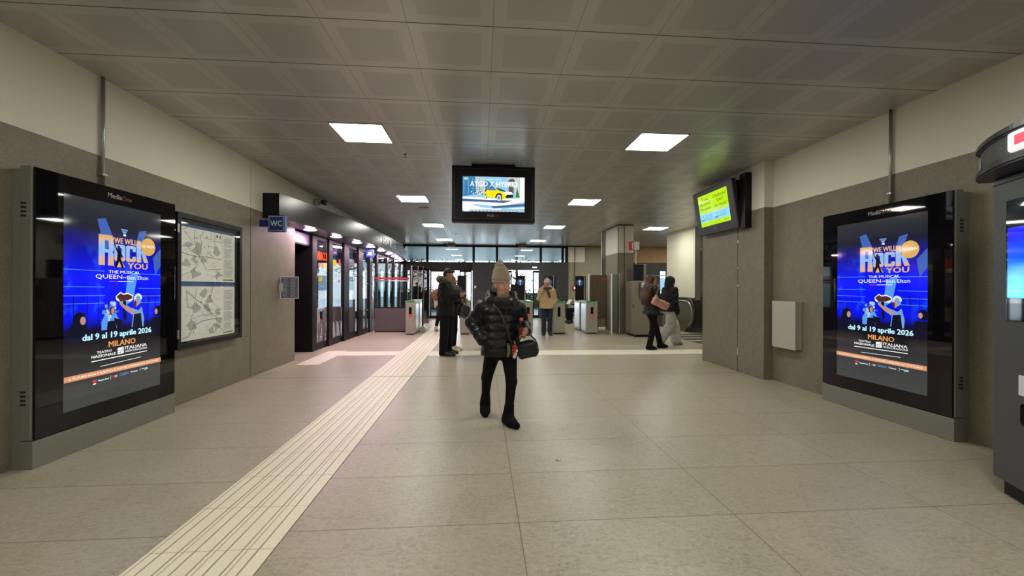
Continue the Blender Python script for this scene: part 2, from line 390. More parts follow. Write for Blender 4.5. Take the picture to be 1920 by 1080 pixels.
# tactile paving and guide strips lie in the floor
b = MB(); b.box(-1.61, -1.01, -8, 17.3, 0, .004, TACT); b.build('floor_tactile_strip', kind='structure')
b = MB(); b.box(-1.01, 6.9, 7.78, 8.36, 0, .0035, TACT2); b.box(-2.7, -1.61, 7.9, 8.4, 0, .0035, TACT2); b.box(-3.07, -2.7, 7.0, 8.5, 0, .0035, TACT2)
b.build('floor_guide_strip', kind='structure')
# metal floor plates before the escalator
PLATE = mat('ribbed_metal_floor_plate', sr((112, 106, 94)), .35, .7, var=.1, scale=30)
b = MB(); b.box(5.1, 7.0, 9.25, 11.1, 0, .006, PLATE)
for i in range(3): b.box(5.1, 7.0, 9.7+.5*i, 9.78+.5*i, .006, .009, TACT2)
b.build('floor_escalator_plate', kind='structure')
# pillar
b = MB(); X0, X1, Y0, Y1 = 3.85, 4.30, 11.30, 12.45
b.box(X0, X1, Y0, Y1, 0, 2.3, STONE); b.box(X0, X1, Y0, Y1, 2.3, CZ-.03, PAINT); b.box(X0, X1, Y0, Y1, CZ-.03, CZ, BLACK)
b.box(X0-.004, X0+.01, Y0+.0, Y0+.02, 0, CZ-.03, BLACK); b.box(X0+.17, X0+.19, Y0-.004, Y0+.01, 0, CZ-.03, BLACK)
b.build('wall_pillar', kind='structure')
# ---------------- bar / tobacconist on the left
def fx(y):    # front line of the curved fascia
    u = (y-6.4)/10.6; return -3.05+.46*math.sin(PI*min(max(u, 0), 1))**.9
def gx(y):    # shop glazing line
    return -3.36+.16*min(max((y-8.5)/3.5, 0), 1)
FASC = mat('dark_brushed_fascia_metal', sr((58, 59, 59)), .24, .6, var=.03, scale=8)
SOFD = mat('shop_soffit_metal', sr((58, 55, 60)), .35, .5)
b = MB(); N = 44; ys = [6.4+10.6*i/N for i in range(N+1)]; Z0, Z1 = 2.335, 2.71
prof = []
for y in ys:
    x = fx(y); back = W_L-.0
    prof.append([(x, y, Z0), (x, y, Z1), (back, y, Z1), (back, y, Z0)])
vs = [v for p in prof for v in p]; fs = []; 
vsA, fcs = b.addraw(vs, [], FASC); vsB, _ = b.addraw(vs, [], FASC)
iF, iS = b.mi(FASC), b.mi(SOFD)
for i in range(N):
    q = [i*4+k_ for k_ in range(4)]; r_ = [(i+1)*4+k_ for k_ in range(4)]
    for a_, c_, mi_ in ((0, 1, iF), (1, 2, iF), (2, 3, iS), (3, 0, iS)):
        vq = vsB if a_ == 0 else vsA; f = b.bm.faces.new([vq[q[a_]], vq[r_[a_]], vq[r_[c_]], vq[q[c_]]]); f.material_index = mi_; f.smooth = a_ == 0
e0 = b.bm.faces.new([vsA[k_] for k_ in (0, 1, 2, 3)]); e0.material_index = b.mi(BLACK); e1 = b.bm.faces.new([vsA[N*4+k_] for k_ in (3, 2, 1, 0)]); e1.material_index = iF
bmesh.ops.recalc_face_normals(b.bm, faces=list(b.bm.faces))
fascia = b.build('shop_fascia'); tag(fascia, 'long curved dark metal fascia with recessed lights above the bar front', 'fascia')
b = MB(); LET = mat('satin_metal_letters', (.34, .34, .33), .3, .6)
# lettering follows the curve
def curved_text(txt, y0, y1, z0, z1):
    t = MB(); t.ftext(txt, 0, 0, 1, 1, LET); 
    for v in t.bm.verts:
        yy = y0+(y1-y0)*v.co.x; v.co = Vector((fx(yy)+.012, yy, z0+(z1-z0)*v.co.z))
    return t
for tx_, ya_, yb_, za_, zb_ in (('BAR', 11.0, 12.0, 2.44, 2.63), ('~', 12.3, 12.6, 2.52, 2.56), ('TABACCHI', 12.9, 15.6, 2.44, 2.63)): curved_text(tx_, ya_, yb_, za_, zb_).build('sign_lettering', fascia)
DL = mat('downlight_lens', (.9, .9, .9), .4, emit=(1, .66, .82), es=150)
ORD = ['nearest', 'second', 'third', 'fourth', 'fifth', 'sixth', 'seventh', 'eighth', 'farthest']
for i_, y in enumerate((7.62, 8.61, 9.69, 10.66, 11.69, 12.75, 13.81, 14.8, 15.94)):
    x = fx(y)-.22
    d = MB(); d.lathe([(.118, 0), (.118, -.006), (.108, -.009), (.104, -.006)], WHITE, n=20); rt = thing('downlight', 'x', 'downlight', (x, y, Z0), 0, 'recessed downlights in the bar soffit')
    d.build('trim_ring', rt); e = MB(); e.lathe([(.103, -.0065), (.103, -.010), (.06, -.022)], DL, n=20); e.build('lens', rt)
    rt['label'] = '%s of the round lit downlights under the curved bar fascia' % (ORD[i_] if i_ in (0, 8) else ORD[i_]+' from the near end')
# shop posts, sills, head
PINKW = mat('bar_interior_wall', sr((190, 180, 188)), .6, var=.05, scale=2)
b = MB()
for y0, y1 in ((8.45, 8.62), (9.2, 9.42), (10.05, 10.42), (11.05, 11.42), (12.0, 12.25), (12.75, 12.95), (14.1, 14.3), (15.2, 15.4), (16.3, 16.5), (17.15, 17.35)):
    x = gx((y0+y1)/2); b.box(x-.06, x, y0, y1, 0, 2.335, BLACKF, bev=.004)
for y0, y1 in ((8.6, 9.2), (9.4, 10.05), (10.4, 11.05), (11.4, 12.05), (12.2, 12.8), (12.9, 14.15), (14.25, 15.25), (15.35, 16.35), (16.45, 17.2)):
    x = gx((y0+y1)/2); b.box(x-.1, x-.02, y0, y1, 0, .14, BLACKF); b.box(x-.1, x-.02, y0, y1, 2.27, 2.335, BLACKF)
b.build('wall_left_shopfront', kind='structure')
for i, (y0, y1) in enumerate(((8.62, 9.2), (9.42, 10.05), (10.42, 11.05), (11.42, 12.0), (12.25, 12.75), (12.95, 14.1), (14.3, 15.2), (15.4, 16.3), (16.5, 17.15))):
    x = gx((y0+y1)/2)-.06; b = MB(); b.box(x-.005, x+.005, y0, y1, .14, 2.27, GLASS_S); b.build('window_%d' % (20+i), kind='structure')
# bar room shell
BFL = mat('bar_floor_tiles', sr((168, 150, 148)), .35, var=.06, scale=6)
struct('wall_bar', [(-8.2, -8.0, 8.5, FY, 0, CZ, PINKW), (-8.0, -3.56, 2.9+5.62, 8.6, 0, CZ, BLACK), (-8.0, -3.48, 8.44, 8.52, 0, 2.9, BLACK)])
struct('ceiling_bar', [(-8.0, -3.62, 8.6, FY, 2.72, 2.76, mat('bar_ceiling', sr((150, 135, 155)), .5))])
struct('floor_bar', [(-8.0, -3.5, 8.62, FY, 0, .004, BFL)])
b = MB(); b.box(-8, -3.2, D0, D1, 2.3, CZ, BLACKF); b.box(-8, -3.2, D0, D1, 0, .3, BLACKF)
for x in (-7.9, -6.8, -5.75, -4.7, -3.7): b.box(x-.05, x+.05, D0, D1, .3, 2.3, BLACKF)
b.build('wall_far_bar', kind='structure')
for i, (x0, x1) in enumerate(((-7.85, -6.85), (-6.75, -5.8), (-5.7, -4.75), (-4.65, -3.75))): pane(40+i, x0, x1, .3, 2.3)
# door recess beside the bar, with a lit transom
struct('wall_recess', [(-4.7, -4.6, 7.47, 8.5, 0, CZ, BLACK), (-4.6, -3.36, 8.40, 8.46, 0, 2.335, BLACK), (-4.7, -3.59, 7.4, 7.47, 0, CZ, BLACK), (-4.6, -3.4, 7.47, 8.4, 2.34, 2.4, SOFD)])
VIO = mat('lilac_lit_transom', sr((170, 150, 185)), .3, .3, var=.15, scale=3)  # purple light on the transom is put into its lilac colour
b = MB(); b.box(-3.46, -3.42, 7.5, 8.4, 2.13, 2.33, VIO); b.box(-3.47, -3.41, 7.48, 8.42, 2.10, 2.13, BLACKF); b.build('trim_transom', kind='structure')
# ================================================================ CEILING LIGHTS
def ceiling_light(x, y, label):
    r = thing('ceiling_light', label, 'ceiling light', (x, y, CZ), 0, 'square lit panels in the tiled ceiling')
    g = G/2-.004
    f = MB()
    for a in ((-g, g, -g, -g+.012), (-g, g, g-.012, g), (-g, -g+.012, -g, g), (g-.012, g, -g, g)): f.box(*a, -.012, -.0005, WHITE)
    f.build('frame', r); p = MB(); p.box(-g+.012, g-.012, -g+.012, g-.012, -.008, -.001, PANEL_M); p.build('diffuser', r)
rows = [(4.60, 'nearest'), (8.13, 'second'), (11.65, 'third'), (15.18, 'farthest')]
for y, nm in rows:
    ceiling_light(-1.69+G/2, y+G/2, '%s lit square ceiling panel in the row on the tactile strip side' % nm)
    ceiling_light(1.84+G/2, y+G/2, '%s lit square ceiling panel in the row on the escalator side' % nm)
ceiling_light(4.92+G/2, 11.65+G/2, 'lit square ceiling panel beyond the pillar, over the escalator alcove')
ceiling_light(4.92+G/2, 8.13+G/2, 'lit square ceiling panel over the alcove behind the wall pier')
ceiling_light(4.92+G/2, 15.18+G/2, 'lit square ceiling panel far in the alcove near the chipboard')
ceiling_light(8.45, 15.18+G/2, 'added unseen lamp panel brightening the far alcove, before the chipboard')  # unseen panel, added to brighten the far alcove and chipboard
ceiling_light(8.45, 11.65+G/2, 'lit square ceiling panel deep in the alcove over the escalator')
for y, nm in ((1.07, 'just behind the camera'), (-2.45, 'in the hall behind'), (-5.98, 'at the far end behind')):
    ceiling_light(-1.69+G/2, y+G/2, 'lit square ceiling panel %s, tactile strip side' % nm)
    ceiling_light(1.84+G/2, y+G/2, 'lit square ceiling panel %s, ticket machine side' % nm)
# smoke detectors / sprinkler
SPK = mat('sprinkler_head_metal', (.2, .19, .17), .4, .6)
b = MB(); b.lathe([(.12, 0), (.12, -.006), (.1, -.012)], SPK, n=28); tag(b.build('ceiling_speaker', loc=(-1.32, 9.35, CZ)), 'flat round speaker disc in the ceiling beyond the second lit panel', 'speaker')
for x, y, l in ((-1.04, 5.62, 'small sprinkler head in the ceiling by the nearest lit panel'), (-.85, 13.6, 'tiny sprinkler head in the ceiling far along the hall')):
    b = MB(); b.lathe([(.02, 0), (.02, -.01), (.006, -.012), (.006, -.04), (.018, -.044), (.018, -.048)], SPK, n=12); tag(b.build('sprinkler', loc=(x, y, CZ)), l, 'sprinkler')
# ================================================================ SCREENS
def vec_grad(name, stops, z0, z1, es, noise=0., nscale=6., col2=None):
    """emission of a lit picture that runs through colours from bottom (z0) to top (z1) in the screen's own space"""
    m, t, b = new_mat(name); b.inputs['Base Color'].default_value = (.004, .004, .004, 1); b.inputs['Roughness'].default_value = .07; b.inputs['Specular IOR Level'].default_value = .4
    o = t.obj(); x, y, z = t.sep(o); f = t.math('DIVIDE', t.math('SUBTRACT', z, z0), z1-z0)
    if noise: f = t.math('ADD', f, t.math('MULTIPLY', t.math('SUBTRACT', t.noise(o, nscale, 3), .5), noise))
    t.link(t.ramp(f, stops), b.inputs['Emission Color']); b.inputs['Emission Strength'].default_value = es; return m
SW, SH = .93, 1.66
Bl, t_, b_ = new_mat('poster_stage_picture')
b_.inputs['Base Color'].default_value = (.004, .004, .004, 1); b_.inputs['Roughness'].default_value = .06; b_.inputs['Specular IOR Level'].default_value = .4
o_ = t_.obj(); x_, y_, z_ = t_.sep(o_); f_ = t_.math('DIVIDE', z_, SH)
base_ = t_.ramp(f_, [(0, sr((58, 60, 60))), (.12, sr((50, 52, 54))), (.30, sr((14, 14, 20))), (.37, sr((10, 10, 60))), (.43, sr((4, 16, 240))), (.62, sr((6, 22, 252))), (.76, sr((8, 14, 150))), (.86, sr((24, 26, 44))), (1., sr((46, 48, 50)))])
n_ = t_.noise(o_, 4.5, 5, .6)
fac_ = t_.math('MULTIPLY', t_.ramp(n_, [(.52, (0, 0, 0)), (.78, (1, 1, 1))]), t_.ramp(f_, [(.38, (0, 0, 0)), (.48, (1, 1, 1)), (.68, (1, 1, 1)), (.8, (0, 0, 0))]))
cc_ = t_.mix(fac_, base_, sr((40, 110, 255)))
# random darker blue patches across the middle heights of the picture
sd_ = t_.math('MULTIPLY', t_.ramp(t_.noise(o_, 2.4, 2), [(.35, (1, 1, 1)), (.6, (0, 0, 0))]), t_.ramp(f_, [(.38, (0, 0, 0)), (.5, (.5, .5, .5)), (.85, (0, 0, 0))]))
cc_ = t_.mix(sd_, cc_, sr((4, 8, 110)))
t_.link(cc_, b_.inputs['Emission Color']); b_.inputs['Emission Strength'].default_value = 1.15
ROCKM = vec_grad('poster_title_gradient', [(0, sr((236, 178, 128))), (.28, sr((222, 180, 150))), (.42, sr((150, 185, 240))), (.68, sr((150, 190, 245))), (.85, sr((226, 184, 150))), (1, sr((222, 170, 110)))], 1.115, 1.385, 1.)
gW = glow('screen_white', (1, 1, 1), 1.0); gCy = glow('screen_pale_cyan', sr((190, 240, 255)), 1.15); gOr = glow('screen_orange', sr((240, 165, 95)), 1.0)
gPe = glow('screen_peach_band', sr((232, 160, 112)), .9); gGold = glow('screen_gold', sr((226, 178, 92)), .95); gBk = glow('screen_black', (0, 0, 0), 0); gBm = glow('screen_beam', sr((70, 110, 200)), .8)
gBm2 = glow('screen_pale_beam', sr((90, 160, 250)), .95); gNv = glow('screen_navy', sr((12, 16, 60)), .8); gSk = glow('screen_skin', sr((214, 160, 150)), .8); gHa = glow('screen_blond', sr((190, 215, 250)), .9)
gBr = glow('screen_brown', sr((92, 48, 52)), .8); gRd = glow('screen_red', sr((220, 60, 70)), .9); gFig = glow('screen_figure_dark', sr((16, 18, 40)), .8); gSl = glow('screen_steel_blue', sr((120, 170, 225)), .9)
LTX = mat('grey_lettering', (.32, .32, .32), .4); LRD = mat('dark_red_lettering', (.16, .012, .014), .4)
def poster():
    b = MB(); W_, H_ = SW, SH
    X = lambda u: u*W_
    Z = lambda v: (1-v)*H_
    b.frect(0, 0, W_, H_, Bl, 0)
    P = lambda pts, m, q=1: b.fpoly([(X(u), Z(v)) for u, v in pts], m, q)
    P([(.29, .09), (.37, .08), (.47, .2), (.36, .24)], gBm); P([(.73, .12), (.82, .11), (.76, .2), (.68, .22)], gBm)
    P([(.6, .37), (.72, .34), (.66, .5), (.56, .53)], gBm2); P([(.9, .26), (1., .2), (1., .3), (.93, .36)], gBm)
    for v in (.345, .425, .468, .505): b.fline([(X(0), Z(v+.0)), (X(.36), Z(v+.002))], .004, gBm2, 1); b.fline([(X(.72), Z(v+.008)), (X(1), Z(v+.01))], .004, gBm2, 1)
    for u in (.08, .2, .3, .84, .93): b.fline([(X(u), Z(.47)), (X(u), Z(.62))], .005, gNv, 1)
    # emblem over the title
    b.frect(X(.525), Z(.128), X(.6), Z(.121), gSl, 2); P([(.535, .131), (.59, .131), (.575, .145), (.55, .145)], gSl, 2); b.frect(X(.55), Z(.157), X(.58), Z(.148), gW, 2)
    # title
    b.ftext('WE WILL', X(.455), Z(.199), X(.70), Z(.17), ROCKM, 3, bold=.035)
    def blk(u0, v0, u1, v1, parts):
        for pts in parts: b.fpoly([(X(u0+(u1-u0)*p), Z(v1-(v1-v0)*q)) for p, q in pts], ROCKM, 3)
    rc_ = lambda a, c, d, e: [(a, c), (d, c), (d, e), (a, e)]
    ring = [rc_(0, .1, .36, .9), rc_(.66, .1, 1, .9), [(0, .1), (.1, 0), (.9, 0), (1, .1), (1, .2), (0, .2)], [(0, .8), (1, .8), (1, .9), (.9, 1), (.1, 1), (0, .9)]]
    blk(.30, .163, .45, .317, [rc_(0, 0, .4, 1), [(.4, .82), (1, .82), (1, .92), (.88, 1), (.4, 1)], rc_(.66, .52, 1, .83), [(.4, .42), (.9, .42), (1, .52), (.4, .54)], [(.6, .0), (1, 0), (.98, .42), (.62, .44)]])
    blk(.455, .205, .57, .291, ring)
    blk(.578, .205, .69, .291, [rc_(0, .1, .38, .9), rc_(.66, .64, 1, .9), rc_(.66, .1, 1, .34), ring[2], ring[3]])
    blk(.698, .172, .84, .291, [rc_(0, 0, .38, 1), [(.36, .46), (.66, 1), (1, 1), (.62, .46)], [(.36, .5), (.6, .6), (1, 0), (.62, 0)]])
    b.ftext('YOU', X(.60), Z(.328), X(.83), Z(.297), ROCKM, 3, bold=.05)
    P([(.45, .323), (.52, .285), (.57, .323)], ROCKM, 3)
    # dark performer standing in the title
    P([(.443, .185), (.452, .183), (.475, .222), (.50, .228), (.522, .245), (.545, .268), (.538, .274), (.513, .258), (.53, .29), (.556, .325), (.53, .325), (.508, .292), (.478, .325), (.455, .325), (.482, .285), (.487, .25), (.465, .225)], gBk, 4)
    b.fdisc(X(.50), Z(.219), .013, gBk, 4, 14)
    b.fdisc(X(.838), Z(.20), .082, gGold, 4); b.ftext('QUEEN', X(.765), Z(.207), X(.91), Z(.19), gW, 5, bold=.01)
    for k_ in range(3): b.fline([(X(.79), Z(.216+.008*k_)), (X(.885), Z(.216+.008*k_))], .003, gPe, 5)
    b.ftext('THE MUSICAL', X(.40), Z(.356), X(.74), Z(.341), gW, 2, bold=.01)
    b.ftext('QUEEN', X(.275), Z(.388), X(.54), Z(.363), gW, 2, bold=0); b.ftext('and', X(.55), Z(.38), X(.585), Z(.371), gW, 2); b.ftext('Ben Elton', X(.595), Z(.387), X(.84), Z(.366), gW, 2)
    b.fline([(X(.41), Z(.398)), (X(.50), Z(.398))], .006, gRd, 2); b.fline([(X(.50), Z(.398)), (X(.66), Z(.398))], .006, gW, 2)
    # performers: a dark emblem held up, a fair-haired figure, a curly-haired figure and heads at the edges
    P([(.47, .475), (.5, .462), (.52, .452), (.55, .462), (.6, .458), (.655, .47), (.66, .49), (.63, .505), (.57, .5), (.52, .508), (.48, .495)], gW, 3); P([(.477, .477), (.52, .459), (.55, .468), (.6, .464), (.648, .475), (.65, .488), (.6, .498), (.52, .502)], gBr, 4)
    P([(.545, .5), (.58, .5), (.585, .6), (.555, .6)], gFig, 4)
    P([(.5, .50), (.53, .497), (.62, .535), (.72, .555), (.76, .535), (.79, .6), (.78, .66), (.64, .66), (.66, .58), (.56, .545)], gSl, 3)
    P([(.52, .505), (.60, .535), (.69, .56), (.67, .575), (.58, .552), (.51, .515)], gSk, 4); P([(.67, .575), (.75, .57), (.77, .66), (.65, .66)], gFig, 4)
    b.fdisc(X(.715), Z(.498), .036, gSl, 4, 18, .042); b.fdisc(X(.695), Z(.512), .024, gSk, 6, 16, .034); b.fdisc(X(.682), Z(.516), .012, gBr, 7, 12, .026)
    for k_ in range(16): b.fdisc(X(.715)+.034*math.cos(.25*k_), Z(.492)+.036*math.sin(.25*k_)+.004, .011, (gHa, gW)[k_ % 2], 5, 8)
    P([(.33, .66), (.33, .6), (.37, .56), (.47, .56), (.52, .61), (.53, .66)], gBm2, 3)
    rr = random.Random(9)
    for k_ in range(46):
        a = rr.uniform(0, 2*PI); q = rr.uniform(.25, 1); b.fdisc(X(.42)+math.cos(a)*.068*q, Z(.552)+math.sin(a)*.075*q, rr.uniform(.010, .022), (gHa, gSl, gBm2, gBm)[k_ % 4], 4, 10)
    b.fdisc(X(.43), Z(.548), .024, gBr, 5, 16, .036); b.fdisc(X(.437), Z(.550), .014, gSk, 6, 14, .028); P([(.45, .585), (.54, .6), (.54, .645), (.5, .66), (.47, .62)], gFig, 5); P([(.39, .60), (.46, .60), (.49, .66), (.38, .66)], gFig, 4)
    for u, v, r, fu in ((.13, .585, .055, .16), (.965, .565, .045, .94)):
        b.fdisc(X(u), Z(v), r, gFig, 3, 18, r*1.15); P([(u-.11, .66), (u-.07, .6), (u+.04, .6), (min(u+.1, 1), .66)], gFig, 3); b.fdisc(X(fu), Z(v+.003), r*.42, gSk, 4, 14, r*.6)
    P([(0, .66), (0, .64), (.2, .648), (.5, .64), (.8, .648), (1, .636), (1, .66)], gFig, 4)
    b.ftext('dal 9 al 19 aprile 2026', X(.155), Z(.694), X(.875), Z(.655), gCy, 6, bold=.035)
    b.ftext('MILANO', X(.40), Z(.733), X(.685), Z(.704), gOr, 6, bold=.03)
    b.ftext('TEATRO', X(.285), Z(.757), X(.43), Z(.745), gW, 6, bold=.02); b.ftext('NAZIONALE', X(.235), Z(.776), X(.47), Z(.763), gW, 6, bold=.04)
    P([(.49, .745), (.555, .741), (.555, .776), (.49, .778)], gW, 6)
    for a in (0, 1): b.fline([(X(.49), Z(.757+.012*a)), (X(.525), Z(.76+.009*a)), (X(.55), Z(.744+.014*a))], .004, gNv, 7)
    b.ftext('ITALIANA', X(.57), Z(.759), X(.82), Z(.742), gW, 6, bold=.02); b.ftext('ASSICURAZIONI', X(.57), Z(.774), X(.82), Z(.763), gW, 6, bold=.015)
    b.fline([(X(.235), Z(.791)), (X(.82), Z(.787))], .007, gW, 6); b.fline([(X(.32), Z(.822)), (X(.75), Z(.815))], .004, gW, 6)
    b.frect(X(0), Z(.866), X(1), Z(.84), gPe, 6); b.ftext('IL FUTURO NON \u00c8 SCRITTO, IL FUTURO DIPENDE DA TUTTI NOI', X(.04), Z(.86), X(.96), Z(.846), gW, 7, bold=.01)
    P([(.235, .884), (.29, .88), (.275, .894), (.262, .906), (.245, .906), (.255, .892)], gRd, 6); b.fline([(X(.25), Z(.903)), (X(.275), Z(.902))], .008, gW, 7)
    b.ftext('Bepperland', X(.30), Z(.897), X(.40), Z(.886), gCy, 6, bold=.03); b.fline([(X(.42), Z(.88)), (X(.42), Z(.898))], .003, gW, 6)
    b.fdisc(X(.45), Z(.888), .010, gRd, 6, 12); b.fline([(X(.462), Z(.885)), (X(.485), Z(.885))], .005, gW, 6); b.fline([(X(.462), Z(.892)), (X(.485), Z(.892))], .004, gW, 6)
    for k_ in (0, 1): b.fline([(X(.51), Z(.883+.008*k_)), (X(.61), Z(.882+.008*k_))], .004, gSl, 6)
    b.ftext('Ticketone', X(.63), Z(.89), X(.71), Z(.881), gW, 6, bold=.02); b.fline([(X(.74), Z(.876)), (X(.74), Z(.893))], .003, gW, 6); b.fline([(X(.76), Z(.883)), (X(.83), Z(.882))], .006, gCy, 6); b.fline([(X(.79), Z(.89)), (X(.83), Z(.889))], .005, gCy, 6)
    return b
def media_one(b, u0, v0, u1, v1, q=1):
    m_ = u0+(u1-u0)*.58; b.ftext('Media', u0, v0, m_-.004, v1, LTX, q, bold=.03); b.ftext('One', m_, v0, u1, v1, LRD, q, bold=.03)
def make_totem(label, group):
    """width along x, front towards -Y, back plane at y=0 against the wall"""
    r = thing('advertising_totem', label, 'advertising screen', (0, 0, 0), 0, group)
    w, H, d = 1.34, 2.14, .145
    b = MB(); b.box(-w/2, w/2, -d+.012, -.06, .20, H, TOTEM_G, bev=.006); b.box(-w/2+.006, w/2-.006, -.06, 0, 0, H-.02, TOTEM_G, bev=.004); h_ = b.build('housing', r)
    b = MB(); b.box(-w/2, w/2, -d, -.055, 0, .195, TOTEM_G, bev=.004); b.build('plinth', r)
    b = MB(); b.box(-w/2+.012, w/2-.012, -d-.004, -d+.014, .205, H-.006, BLACKGLASS, bev=.002); g = b.build('glass_front', r)
    l = MB(); media_one(l, -.10, 2.045, .135, 2.085); l.build('brand_lettering', g, loc=(0, -d-.004, 0))
    s_ = poster().build('screen', r, loc=(-SW/2, -d-.0045, .335))
    for sx in (-1, 1):
        for z0 in (.45, 1.78):
            v = MB()
            for k_ in range(4): v.box(sx*w/2-.002, sx*w/2+.002, -.1, -.065, z0+.03*k_, z0+.03*k_+.012, BLACK)
            v.build('side_vent', r)
    return r
tot = make_totem('tall advertising screen on the stone wall, next to the framed map case', 'backlit advertising totems facing each other')
tot.location = (W_L, 3.78, 0); tot.rotation_euler = (0, 0, PI/2)
t2 = copy_tree(tot); t2.location = (W_R, 3.83, 0); t2.rotation_euler = (0, 0, -PI/2)
t2['label'] = 'tall advertising screen across the hall, between the wall box and the ticket machine'
# conduits above the totems
def conduit(x, y, z0, z1, label, sgn, r=.014):
    b = MB(); b.tube([(x, y, z0), (x, y, z1)], r, GALV, 12); c = thing('conduit', label, 'conduit', (0, 0, 0)); b.build('pipe', c)
    k_ = MB(); k_.box(x-.02, x+.02, y-.024, y+.024, z0+(z1-z0)*.12, z0+(z1-z0)*.12+.02, GALV, bev=.003); k_.build('bracket', c)
conduit(W_L+.022, 3.78, 2.13, CZ, 'thin metal conduit rising to the ceiling above the screen by the map case', 1)
conduit(W_R-.022, 3.82, 2.13, CZ, 'thin metal conduit rising to the ceiling above the screen by the ticket machine', -1)
# ================================================================ MAP CASE
def make_map():
    r = thing('map_display_case', 'black framed map case with two transit maps on the stone wall', 'map case', (W_L, 5.15, .62), PI/2)
    w, H, d = 1.17, 1.47, .085
    b = MB(); b.box(-w/2, w/2, -d+.02, 0, 0, H, BLACK, bev=.004)
    b.build('case', r)
    b = MB(); f = .055
    for a in ((-w/2, w/2, 0, f), (-w/2, w/2, H-f, H), (-w/2, -w/2+f, f, H-f), (w/2-f, w/2, f, H-f)): b.box(a[0], a[1], -d, -d+.021, a[2], a[3], BLACKF, bev=.004)
    fr_ = b.build('frame', r)
    for z in (.12, 1.25):
        h = MB(); h.box(-w/2-.004, -w/2+.02, -d-.004, -d+.004, z, z+.09, STEEL, bev=.002); h.build('hinge', fr_)
    # the sheets
    PAP = mat('map_paper', sr((240, 242, 232)), .6, var=.02, scale=4); PG = mat('map_grey_area', sr((186, 190, 180)), .6); PL = mat('map_line_grey', sr((128, 128, 122)), .6); PK = mat('map_line_dark', sr((84, 86, 84)), .6)
    PB = mat('map_blue_band', sr((44, 92, 138)), .5); PT = mat('map_text_grey', sr((160, 162, 154)), .6); PGn = mat('map_olive_band', sr((118, 132, 66)), .6); PLb = mat('map_lilac', sr((190, 190, 214)), .6)
    rr = random.Random(4)
    for idx, z0 in ((0, .73), (1, .075)):
        m_ = MB(); U0, U1, V0, V1 = -.51, .44, z0, z0+.63
        m_.frect(U0, V0, U1, V1, PAP, 0); W2, H2 = U1-U0, V1-V0
        A = lambda u, v: (U0+u*W2, V0+v*H2)
        if idx == 0: m_.frect(*A(0, .95), *A(1, 1.0), PB, 1)
        if idx == 1: m_.frect(*A(0, .955), *A(1, 1.03), PB, 1)
        for k_ in range(9):
            cx, cy = rr.uniform(.05, .68), rr.uniform(.08, .85); n_ = 9
            m_.fpoly([A(cx+rr.uniform(.03, .1)*math.cos(2*PI*j/n_), cy+rr.uniform(.03, .12)*math.sin(2*PI*j/n_)) for j in range(n_)], PG, 1)
        m_.fpoly([A(.02, .62), A(.1, .7), A(.2, .66), A(.12, .6)], PLb, 2) if idx == 0 else None
        if idx == 0:
            L = [[(.0, .5), (.1, .47), (.25, .45), (.38, .46), (.6, .45), (.72, .45)], [(.3, .45), (.2, .2), (.17, .05)], [(.3, .45), (.42, .22), (.7, .25)], [(.3, .45), (.24, .6), (.2, .75), (.22, .92)], [(.3, .45), (.34, .7), (.3, .82), (.38, .93)], [(.38, .8), (.52, .8), (.5, .93)], [(.05, .66), (.15, .55), (.28, .47)], [(.0, .6), (.12, .62), (.18, .7), (.02, .9), (.12, .96)], [(.56, .95), (.58, .7), (.55, .45)], [(.42, .46), (.44, .55), (.55, .47)], [(.0, .1), (.2, .2), (.3, .35)]]
        else:
            L = [[(.08, .88), (.22, .74), (.5, .5), (.52, .4), (.62, .38), (.62, .2), (.74, .1)], [(.24, .93), (.23, .75)], [(.55, .95), (.5, .75), (.4, .55), (.56, .42)], [(.02, .05), (.12, .08), (.2, .25), (.35, .32), (.62, .34)], [(.08, .88), (.1, .6), (.2, .55), (.22, .72)], [(.25, .62), (.4, .4), (.52, .42)], [(.2, .5), (.14, .36), (.3, .42), (.52, .44), (.7, .44)], [(.5, .72), (.58, .6), (.7, .5)]]
        for i, l_ in enumerate(L): m_.fline([A(*p) for p in l_], .006 if i < 5 else .004, PK if i % 3 == 0 else PL, 3)
        for k_ in range(60):
            u, v = rr.uniform(.02, .68), rr.uniform(.05, .88); m_.fline([A(u, v), A(u+rr.uniform(.02, .06), v)], .003, PT, 2)
        for k_ in range(5): u, v = rr.uniform(.08, .6), rr.uniform(.1, .85); m_.frect(*A(u, v), *A(u+.012, v+.03), PK, 4)
        if idx == 0: m_.frect(*A(.58, .78), *A(.73, .95), PAP, 4); m_.fline([A(.58, .78), A(.73, .78), A(.73, .95), A(.58, .95), A(.58, .78)], .003, PK, 5); m_.frect(*A(.6, .86), *A(.64, .9), PK, 5); m_.frect(*A(.67, .84), *A(.69, .91), PK, 5)
        for k_ in range(44):
            if k_ % 12 == 11: continue
            v = .88-k_*.018; m_.fline([A(.77, v), A(.77+rr.uniform(.12, .19), v)], .0045, PT, 2)
        m_.fline([A(.76, .9), A(.76, .1)], .002, PT, 2)
        m_.frect(*A(.75, .03), *A(.96, .055), PGn, 2)
        m_.build('map_sheet', r, loc=(0, -d+.017, 0))
    b = MB(); b.box(-w/2+f, w/2-f, -d+.003, -d+.006, f, H-f, GLASS_M); b.build('glass_pane', r)
make_map()
